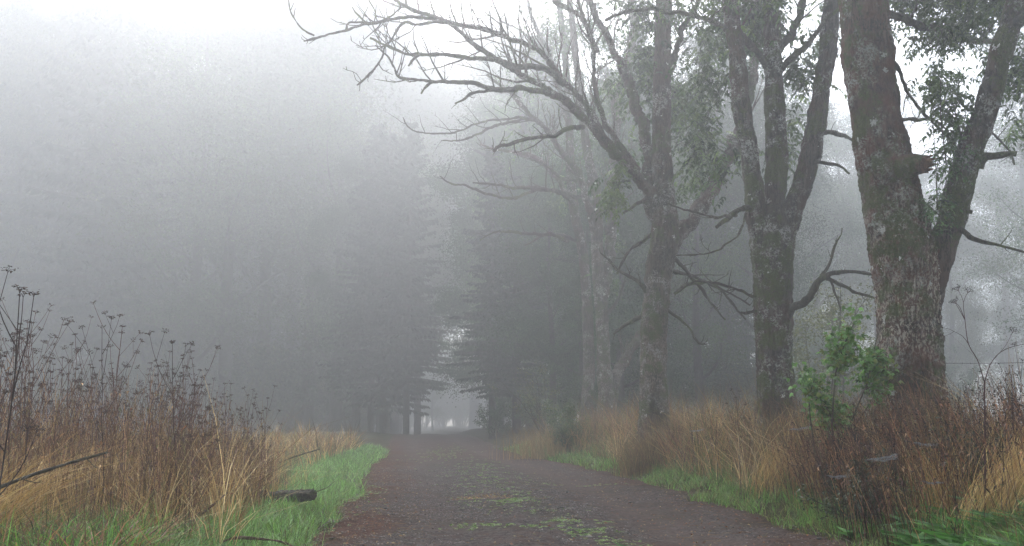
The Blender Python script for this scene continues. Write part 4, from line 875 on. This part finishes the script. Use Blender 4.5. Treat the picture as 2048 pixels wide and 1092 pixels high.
# ------------------------------------------------------------------ shrubs
def shrub(name, label, px, Y, h, w_, n, pal, seed, lsz=.045, stems=9, cat='shrub', lobed=False, dead=False):
    r = np.random.default_rng(seed); X = (px - 1024) / F * Y; root = empty(name, (X, Y, float(hground(X, Y))), label=label, cat=cat)
    mb = MB(); tips = []
    for j in range(stems):
        a = r.random() * 6.283; d = unit(np.array([math.cos(a) * w_ / h, math.sin(a) * w_ / h, 1.3])); pts = [np.zeros(3)]
        L = h * (.7 + .35 * r.random())
        for m in range(7): d = unit(d + r.normal(size=3) * .13); pts.append(pts[-1] + d * L / 7)
        pts = np.array(pts); rr = np.linspace(.012, .004, 8) * max(1, h / 1.5); tubes(mb, pts[None], rr[None], 5); tips.append(pts[6 if lobed else 2:]); grow(mb, pts[4 if lobed else 0:], rr[4 if lobed else 0:], r, 2, 5 / h ** .5, .3, .2, .2, .003, tips=tips, sides=3)
    mb.build('stems', M_twig, root); T = np.concatenate(tips)
    if n:
        nc = max(12, n // 22); C = T[r.integers(0, len(T), nc)]; i = r.integers(0, nc, n); pos = C[i] + r.normal(size=(n, 3)) * .06 * h ** .5; a = r.random(n) * 6.283
        d = np.stack([np.cos(a), np.sin(a), -.3 + .4 * r.normal(size=n)], -1); lm = MB(); cc = pick(pal, n, r, .25); nn = unit(np.array([0, 0, 1.]) + .6 * r.normal(size=(n, 3)))
        if lobed:
            for s_ in (-.85, 0, .85):
                dd = unit(d + unit(np.cross(d, nn)) * s_); leaf_shape_add(lm, pos, dd, nn, lsz * (1.3 if s_ == 0 else 1) * np.ones(n), lsz * .6 * np.ones(n), cc)
        else: leaf_shape_add(lm, pos, d, nn, lsz * (.6 + .7 * r.random(n)), lsz * .6 * np.ones(n), cc)
        lm.build('leaves', M_leaf, root)
    return root
shrub('maple_sapling', 'bright green leafy sapling between the two nearest trunks', 1645, 10.6, 2.1, .08, 1500, [(.10, .22, .045), (.13, .27, .06), (.07, .15, .035), (.18, .23, .05)], 801, .055, 5, 'sapling', True)
shrub('hedge_shrub', 'rounded dark green shrub at the foot of the slim pair of trunks', 1135, 27, 1.7, 1.1, 4500, ASHD + OLIVE[:1], 802, .06)
shrub('hedge_shrub', 'low shrub beside the conifer on the right edge of the gap', 992, 46, 2.3, 1.3, 3500, ASHD, 803, .09)
shrub('hedge_shrub', 'foggy shrub between the gap and the straw tussock', 1040, 50, 2.6, 1.9, 4500, ASHD + OLIVE[:1], 804, .08)
shrub('hedge_shrub', 'loose thin-leaved shrub behind the foggy straw tussock', 1085, 36, 3.0, 1.2, 2600, OLIVE + ASHD, 805, .07)
shrub('hedge_shrub', 'leafy shrub under the pale slender trunk', 1190, 37, 2.9, 1.4, 3600, ASHD, 806, .07)
shrub('hedge_shrub', 'shrub at the foot of the conifers left of the gap', 735, 88, 3.2, 3.3, 2800, ASHD, 807, .09)
shrub('bramble_bush', 'dark green bramble clump at the right end of the red brown stalks', 1905, 8.6, .75, .55, 2200, [(.03, .05, .015), (.04, .06, .02), (.06, .05, .02)], 808, .04, 12, 'bramble')
shrub('bramble_bush', 'bramble tangle low among the red brown stalks', 1700, 9.0, .7, .6, 1900, [(.03, .05, .015), (.045, .06, .02)], 809, .04, 12, 'bramble')
shrub('dead_shrub', 'withered dark shrub against the wire fence', 1945, 10.2, .8, .5, 500, [(.03, .02, .018), (.05, .03, .02)], 810, .04, 12, 'dead shrub')
shrub('yellowish_bush', 'yellow green bush glimpsed behind the three-stemmed tree', 1655, 26, 4.6, 1.6, 4000, [(.12, .13, .03), (.09, .11, .03)], 811, .1, 9, 'bush')

ub = [shrub('woodland_bush', 'dim bush in the undergrowth at the foot of the misty wood', 300, 80, 7.2, 4.3, 6500, ASHD, 831, .22), shrub('woodland_bush', 'dim bush in the undergrowth at the foot of the misty wood', 500, 82, 6.2, 3.9, 6000, ASHD + OLIVE[:1], 832, .22)]
rng = np.random.default_rng(92)
for u_ in ub: u_['group'] = 'undergrowth of the misty wood'
for j in range(34):
    px = (-60 + j * 24.5 + rng.normal() * 8) if j < 30 else 700 + (j - 30) * 12; Y = 83 + rng.random() * 15; X = (px - 1024) / F * Y
    copy_tree(ub[j % 2], (X, Y, float(hground(X, Y))), rng.random() * 6.28, .95 + .6 * rng.random(), 'dim bush in the undergrowth at the foot of the misty wood', 'undergrowth of the misty wood')
for j in range(22):
    px = 640 + j * 21 + rng.normal() * 6; Y = 170 + rng.random() * 40; X = (px - 1024) / F * Y
    copy_tree(ub[j % 2], (X, Y, float(hground(X, Y)) - 1.0), rng.random() * 6.28, 1.8 + 1.0 * rng.random(), 'ghostly rounded bush far beyond the track crest in the gap', 'thicket far beyond the crest')
for j in range(34):
    px = -80 + j * 26 + rng.normal() * 8; Y = 112 + rng.random() * 14; X = (px - 1024) / F * Y
    copy_tree(ub[j % 2], (X, Y, float(hground(X, Y)) - .4), rng.random() * 6.28, 1.3 + .5 * rng.random(), 'dim bush deep inside the misty wood beyond the left field', 'undergrowth deep in the misty wood')
for j in range(9):
    px = 560 + j * 24 + rng.normal() * 6; Y = 98 + rng.random() * 10; X = (px - 1024) / F * Y
    copy_tree(ub[j % 2], (X, Y, float(hground(X, Y)) - .1), rng.random() * 6.28, 1.1 + .4 * rng.random(), 'dim bush between the trunks left of the gap', 'undergrowth left of the gap')
for j in range(44):
    px = 1040 + j * 21 + rng.normal() * 10; Y = 44 + rng.random() * 14; X = (px - 1024) / F * Y
    if 1900 < px < 2010: continue
    copy_tree(ub[j % 2], (X, Y, float(hground(X, Y))), rng.random() * 6.28, .42 + .35 * rng.random(), 'foggy bush low behind the right hand row of trunks', 'undergrowth behind the right hand row')

# broad leaved herbs
def herb(seed, R=.16, n=12, pal=None):
    r = np.random.default_rng(seed); root = empty('broadleaf_herb', cat='herb'); mb = MB(); a = r.random(n) * 6.283
    d = np.stack([np.cos(a), np.sin(a), .7 + .8 * r.random(n)], -1); pos = np.stack([np.cos(a), np.sin(a), 0 * a], -1) * .02
    leaf_shape_add(mb, pos, d, np.tile([0, 0, 1.], (n, 1)) + .3 * r.normal(size=(n, 3)), R * (.6 + .6 * r.random(n)), R * .38 * (.7 + .5 * r.random(n)), pick(pal, n, r, .2), .2, .55)
    mb.build('leaves', M_leaf, root); return root
HG = [(.06, .19, .03), (.09, .25, .045), (.12, .28, .055), (.05, .14, .03)]
hp = [herb(821, .17, 14, HG), herb(822, .13, 16, HG), herb(823, .2, 10, HG)]
rng = np.random.default_rng(95); f3 = [True] * 3
for i in range(150):
    Y = 6.5 + 2.2 * rng.random() ** 1.4; X = 3.05 + (rng.random() ** .8) * 1.6 - (Y - 7) * .0; k = i % 3
    loc = (X, Y, float(hground(X, Y))); sc = 1.0 + .75 * rng.random(); rz = rng.random() * 6.28
    L_ = 'bright green broad-leaved herb in the patch at the bottom right'
    if f3[k]: f3[k] = False; hp[k].location = loc; hp[k].scale = (sc,) * 3; tag(hp[k], L_, group='broad-leaved herbs at the bottom right')
    else: copy_tree(hp[k], loc, rz, sc, L_, 'broad-leaved herbs at the bottom right')
o = copy_tree(hp[0], (1.0, 7.75, float(htrack(np.array(1.0), np.array(7.75)))), 1, .95, 'green dandelion-like rosette alone near the bottom edge of the track'); 
if 'group' in o: del o['group']
# low herbs growing in the track
mb = MB(); r = np.random.default_rng(96)
def strip(cx, cy, sx, sy, n, sz):
    X = cx + r.normal(size=n) * sx; Y = cy + r.normal(size=n) * sy; kp = n2(X, Y, 5, 77) > -.15; X, Y = X[kp], Y[kp]; m = len(X); k = 6
    X, Y = np.repeat(X, k) + r.normal(size=m * k) * .012, np.repeat(Y, k) + r.normal(size=m * k) * .012; a = r.random(m * k) * 6.283
    leaf_shape_add(mb, np.stack([X, Y, htrack(X, Y) + .022], -1), np.stack([np.cos(a), np.sin(a), .3 + .6 * r.random(m * k)], -1), np.tile([0, 0, 1.], (m * k, 1)) + .4 * r.normal(size=(m * k, 3)), sz * (.5 + .8 * r.random(m * k)), sz * .5 * (.6 + .5 * r.random(m * k)), pick([(.13, .22, .05), (.10, .18, .045), (.18, .24, .07)], m * k, r, .25), .2, .5)
strip(.28, 9.9, .38, .2, 260, .04); strip(-.12, 13.2, .3, .7, 170, .035); strip(.02, 12.6, .12, .12, 80, .045); strip(.75, 9.2, .15, .2, 60, .04)
strip(.9, 8.3, .15, .3, 40, .035); strip(1.05, 16.2, .7, .12, 120, .025); strip(-.9, 22, .4, 2.5, 300, .035); strip(-.45, 17, .35, 1.8, 240, .035); strip(-2.3, 32, .5, 4, 260, .05); strip(-2.3, 14, .15, 1.2, 130, .035); strip(-1.9, 10.5, .15, .9, 60, .03); strip(0.3, 11.2, .3, .3, 40, .03)
tag(mb.build('track_herbs', M_leaf), 'low green herbs creeping down the middle of the track', 'ground cover', kind='stuff')
mb = MB(); X = -.42 + r.normal(size=320) * .22; Y = 13.4 + r.normal(size=320) * .16; a = r.random(320) * 6.283
leaf_shape_add(mb, np.stack([X, Y, htrack(X, Y) + .03], -1), np.stack([np.cos(a), np.sin(a), .1 * r.normal(size=320)], -1), np.tile([0, 0, 1.], (320, 1)) + .3 * r.normal(size=(320, 3)), .03 + .03 * r.random(320), .012 + .012 * r.random(320), pick([(.24, .15, .05), (.18, .1, .04)], 320, r, .25))
tag(mb.build('leaf_litter', M_dry), 'patch of yellow fallen leaves on the middle of the track', 'leaf litter', kind='stuff')

# ------------------------------------------------------------------ rotten branch piece on the left verge
M_log = bark_mat('wet_log_bark', (.012, .009, .007), (.045, .034, .026), (.07, .065, .055), (.02, .025, .01), .3, .2, False)
root = empty('rotten_log', (-2.75, 11.0, .15), label='dark wet broken log lying in the green grass beside the track', cat='log')
mb = MB(); a_, b_ = P(500, 1002, 11.2), P(628, 989, 10.75); a_[2] = max(a_[2], .16); b_[2] = max(b_[2], .2)
p2, r2 = limb(mb, np.array([a_, a_ * .6 + b_ * .4 + [0, 0, .01], a_ * .25 + b_ * .75, b_]), [.085, .08, .068, .058], .015, 48, .28, .15, 55, cap=True); o = mb.build('bark', M_log, root); local(o, root.location)
mb = MB(); pp = np.array([b_ * .9 + a_ * .1, P(655, 975, 10.7), P(670, 962, 10.6)]); tubes(mb, pp[None], np.array([[.008, .006, .003]]), 4); o = mb.build('side_twig', M_twig, root); local(o, root.location)
def stick(label, rows, Y0, Y1, seed, mat=None, rad=None, name='bare_twig'):
    p, rr = PL(rows, Y0, Y1); root = empty(name, p[0], label=label, cat='twig'); mb = MB(); p2, r2 = limb(mb, p, rr, .03, 6, .1, .15, seed); grow(mb, p2, r2, np.random.default_rng(seed), 1, 3, .22, .2, .2, .002)
    o = mb.build('twig', mat or M_twig, root); local(o, root.location); return root
M_red = bark_mat('reddish_twig', (.045, .02, .016), (.1, .045, .03), (.1, .05, .04), (.08, .05, .03), .3, .2, False)
stick('arched reddish bare twig at the bottom edge left of the track', [(438, 1086, 6), (470, 1076, 6), (510, 1077, 5), (560, 1083, 5), (600, 1100, 4)], 7.4, 7.2, 61, M_red)
stick('long dark bare branch slanting through the left weeds', [(-10, 978, 7), (50, 955, 7), (110, 935, 6), (170, 917, 5), (215, 905, 3)], 6.0, 6.4, 62)
stick('reddish bramble cane slanting up left of the log', [(340, 1085, 5), (375, 1050, 5), (420, 1015, 4), (455, 985, 3)], 7.8, 8.2, 63, M_red, name='bramble_cane')
stick('thin bare twig arching over the grass to the right of the left weeds', [(520, 950, 3), (560, 925, 3), (600, 910, 3), (640, 898, 2)], 14, 14.3, 64)

# ------------------------------------------------------------------ tall umbellifer at the right
o = umbellifer(902, 1.5, 0, (.09, .045, .04), 1.0)
for c in list(o.children): bpy.data.objects.remove(c)
Yq = 7.6; o.location = P(1968, 1020, Yq); rl = np.array(o.location); o['label'] = 'reddish forked umbellifer standing against the pale fog at the right edge'
sm = MB(); c = (.075, .035, .032)
def seg(rows, r0, r1): 
    p = np.array([P(x, y, Yq) for x, y in rows]); p2, _ = spline(p, [1] * len(p), .04); tubes(sm, p2[None], np.linspace(r0, r1, len(p2))[None], 5, c); return p2[-1], unit(p2[-1] - p2[-3])
ends = []
seg([(1972, 1030), (1970, 900), (1969, 765)], .008, .006)
ends.append(seg([(1969, 765), (1955, 720), (1937, 688), (1930, 640), (1927, 605), (1935, 586)], .005, .0018)); seg([(1930, 640), (1920, 615), (1912, 606)], .003, .002)
ends.append(seg([(1927, 605), (1922, 590), (1917, 582)], .002, .0015)); ends.append(seg([(1930, 640), (1918, 618), (1912, 608)], .003, .0018))
seg([(1937, 688), (1925, 672), (1908, 663)], .003, .0018); ends.append(seg([(1908, 663), (1898, 658), (1886, 655)], .0018, .0014)); ends.append(seg([(1908, 663), (1900, 668), (1890, 672)], .0016, .0014))
seg([(1969, 765), (1980, 730), (2000, 705), (2030, 692), (2070, 685)], .0045, .002); ends.append(seg([(1990, 716), (2012, 690), (2024, 666)], .002, .0014))
oo = sm.build('stem', M_dry, o); local(oo, rl); r = np.random.default_rng(903)
for (e, d) in ends:
    um = MB(); nr = 9; a = np.arange(nr) / nr * 6.283; A = unit(np.cross(d, np.array([.3, .9, .1]))); B = np.cross(d, A); tip = e + unit(d + (A * np.cos(a)[:, None] + B * np.sin(a)[:, None]) * .9) * .045
    tubes(um, np.stack([np.tile(e, (nr, 1)), (e + tip) / 2 + d * .004, tip], 1), np.full((nr, 3), .001), 3, c); rocks(um, np.repeat(tip, 7, axis=0) + r.normal(size=(nr * 7, 3)) * .009, .003 + .003 * r.random(nr * 7), r, pick([(.03, .018, .016)], nr * 7, r)); oo = um.build('umbel', M_dry, o); local(oo, rl)
# smaller dark seed stalks near the fence
for i, (px, Y, H, lb) in enumerate(((2030, 8.6, 1.15, 'dark seed stalk touching the wire at the right edge'), (2005, 9.6, 1.0, 'thin seed stalk under the upper wire left of the right edge'), (1700, 8.4, 1.2, 'dark seed stalk in front of the green sapling'), (1470, 12.8, 1.35, 'tall thin dead stalk in the gap left of the three-stemmed tree'), (1425, 13.6, 1.1, 'shorter dead stalk between the forked tree and the three-stemmed tree'))):
    place_umb(910 + i, px, Y, H, 5, lb, (.035, .025, .022), .9, i * 1.3)

# ------------------------------------------------------------------ wire fence
root = empty('barbed_wire_fence', (6.4, 12.3, float(hground(6.4, 12.3))), label='two strand barbed wire fence running from behind the thickest trunk to the right edge', cat='fence')
postA, postB, postC = np.array([5.58, 12.7]), np.array([9.0, 11.0]), np.array([4.88, 16.7])
for q in (postA, postB, postC):
    g0 = float(hground(*q)); mb = MB(); limb(mb, np.array([[q[0], q[1], g0 - .3], [q[0] + .02, q[1], g0 + .7], [q[0] + .03, q[1], g0 + 1.45]]), [.055, .052, .048], .04, 14, .1, .08, 71, cap=True); o = mb.build('post', M_barkF, root); local(o, root.location)
for hgt in (1.93, 1.40):
    mb = MB(); qa, qb = np.array([*postA, hgt]), np.array([*postB, hgt + .13]); qc = np.array([*postC, hgt])
    for (u0, u1) in ((qa, qb), (qc, qa)):
        t = np.linspace(0, 1, 40)[:, None]; line = u0 + (u1 - u0) * t - np.array([0, 0, .10]) * (4 * t * (1 - t)); tubes(mb, line[None], np.full((1, 40), .0032), 4, (.05, .04, .035))
        for s_ in np.arange(.02, 1, .1 / np.linalg.norm(u1 - u0)):
            q = u0 + (u1 - u0) * s_ - np.array([0, 0, .10 * 4 * s_ * (1 - s_)]); v = unit(np.random.default_rng(int(s_ * 1e4)).normal(size=(2, 3)))
            tubes(mb, np.stack([q - v * .014, q + v * 0, q + v * .014], 1), np.full((2, 3), .002), 3, (.05, .04, .035))
    o = mb.build('wire', M_wire, root); local(o, root.location)

# ------------------------------------------------------------------ cobwebs
for i, (px, py, Y, wpx, lb) in enumerate(((1765, 918, 7.6, 60, 'pale hammock cobweb strung in the red brown stalks, largest of them'), (1853, 890, 8.2, 48, 'small cobweb below the foot of the thickest trunk'), (1600, 858, 11.5, 36, 'sagging cobweb beside the foot of the three-stemmed tree'), (1675, 955, 7.8, 40, 'grey cobweb low among the left leaning stalks'), (1868, 967, 7.8, 40, 'dim cobweb beside the golden tussock'), (1395, 862, 14, 30, 'little cobweb in the dry grass right of the forked trunk'))):
    r = np.random.default_rng(850 + i); c = P(px, py, Y); root = empty('cobweb', c, label=lb, cat='cobweb'); root.rotation_euler = (.04 * r.normal(), .06 * r.normal(), r.random() * .6); W = wpx * Y / F; n = 80; mb = MB()
    a = r.random((n, 2)) * 6.283; R_ = .5 + .1 * r.normal(size=(n, 2)); e0 = np.stack([np.cos(a[:, 0]) * R_[:, 0] * W, np.sin(a[:, 0]) * R_[:, 0] * W * .5], -1); e1 = np.stack([np.cos(a[:, 1]) * R_[:, 1] * W, np.sin(a[:, 1]) * R_[:, 1] * W * .5], -1)
    t = np.linspace(0, 1, 5)[None, :, None]; xy = e0[:, None] * (1 - t) + e1[:, None] * t; z = .16 * (np.linalg.norm(xy, axis=-1) ** 2) / W + .006 * np.sin(xy[..., 0] * 60) + .01 * np.cos(xy[..., 1] * 45)
    tubes(mb, np.concatenate([xy, z[..., None]], -1), np.full((n, 5), .0007), 3, (.2, .21, .22)); mb.build('threads', M_web, root)

# ------------------------------------------------------------------ haze
import bmesh
bm = bmesh.new(); bmesh.ops.create_cube(bm, size=1); me = bpy.data.meshes.new('haze'); bm.to_mesh(me); bm.free()
hz = bpy.data.objects.new('haze', me); COL.objects.link(hz); hz['kind'] = 'stuff'; hz['label'] = 'pale grey morning fog hanging over the whole track and wood'; hz['category'] = 'fog'
HT = 66.0
hz.scale = (340, 300, HT); hz.location = (0, 115, HT / 2 - 2.6)
m = bpy.data.materials.new('haze'); m.use_nodes = True; t = m.node_tree; t.nodes.clear(); out = t.nodes.new('ShaderNodeOutputMaterial')
pv = t.nodes.new('ShaderNodeVolumePrincipled'); pv.inputs['Color'].default_value = (.90, .925, .955, 1); pv.inputs['Density'].default_value = HAZE_DENSITY; pv.inputs['Anisotropy'].default_value = .77
t.links.new(pv.outputs[0], out.inputs['Volume']); me.materials.append(m)
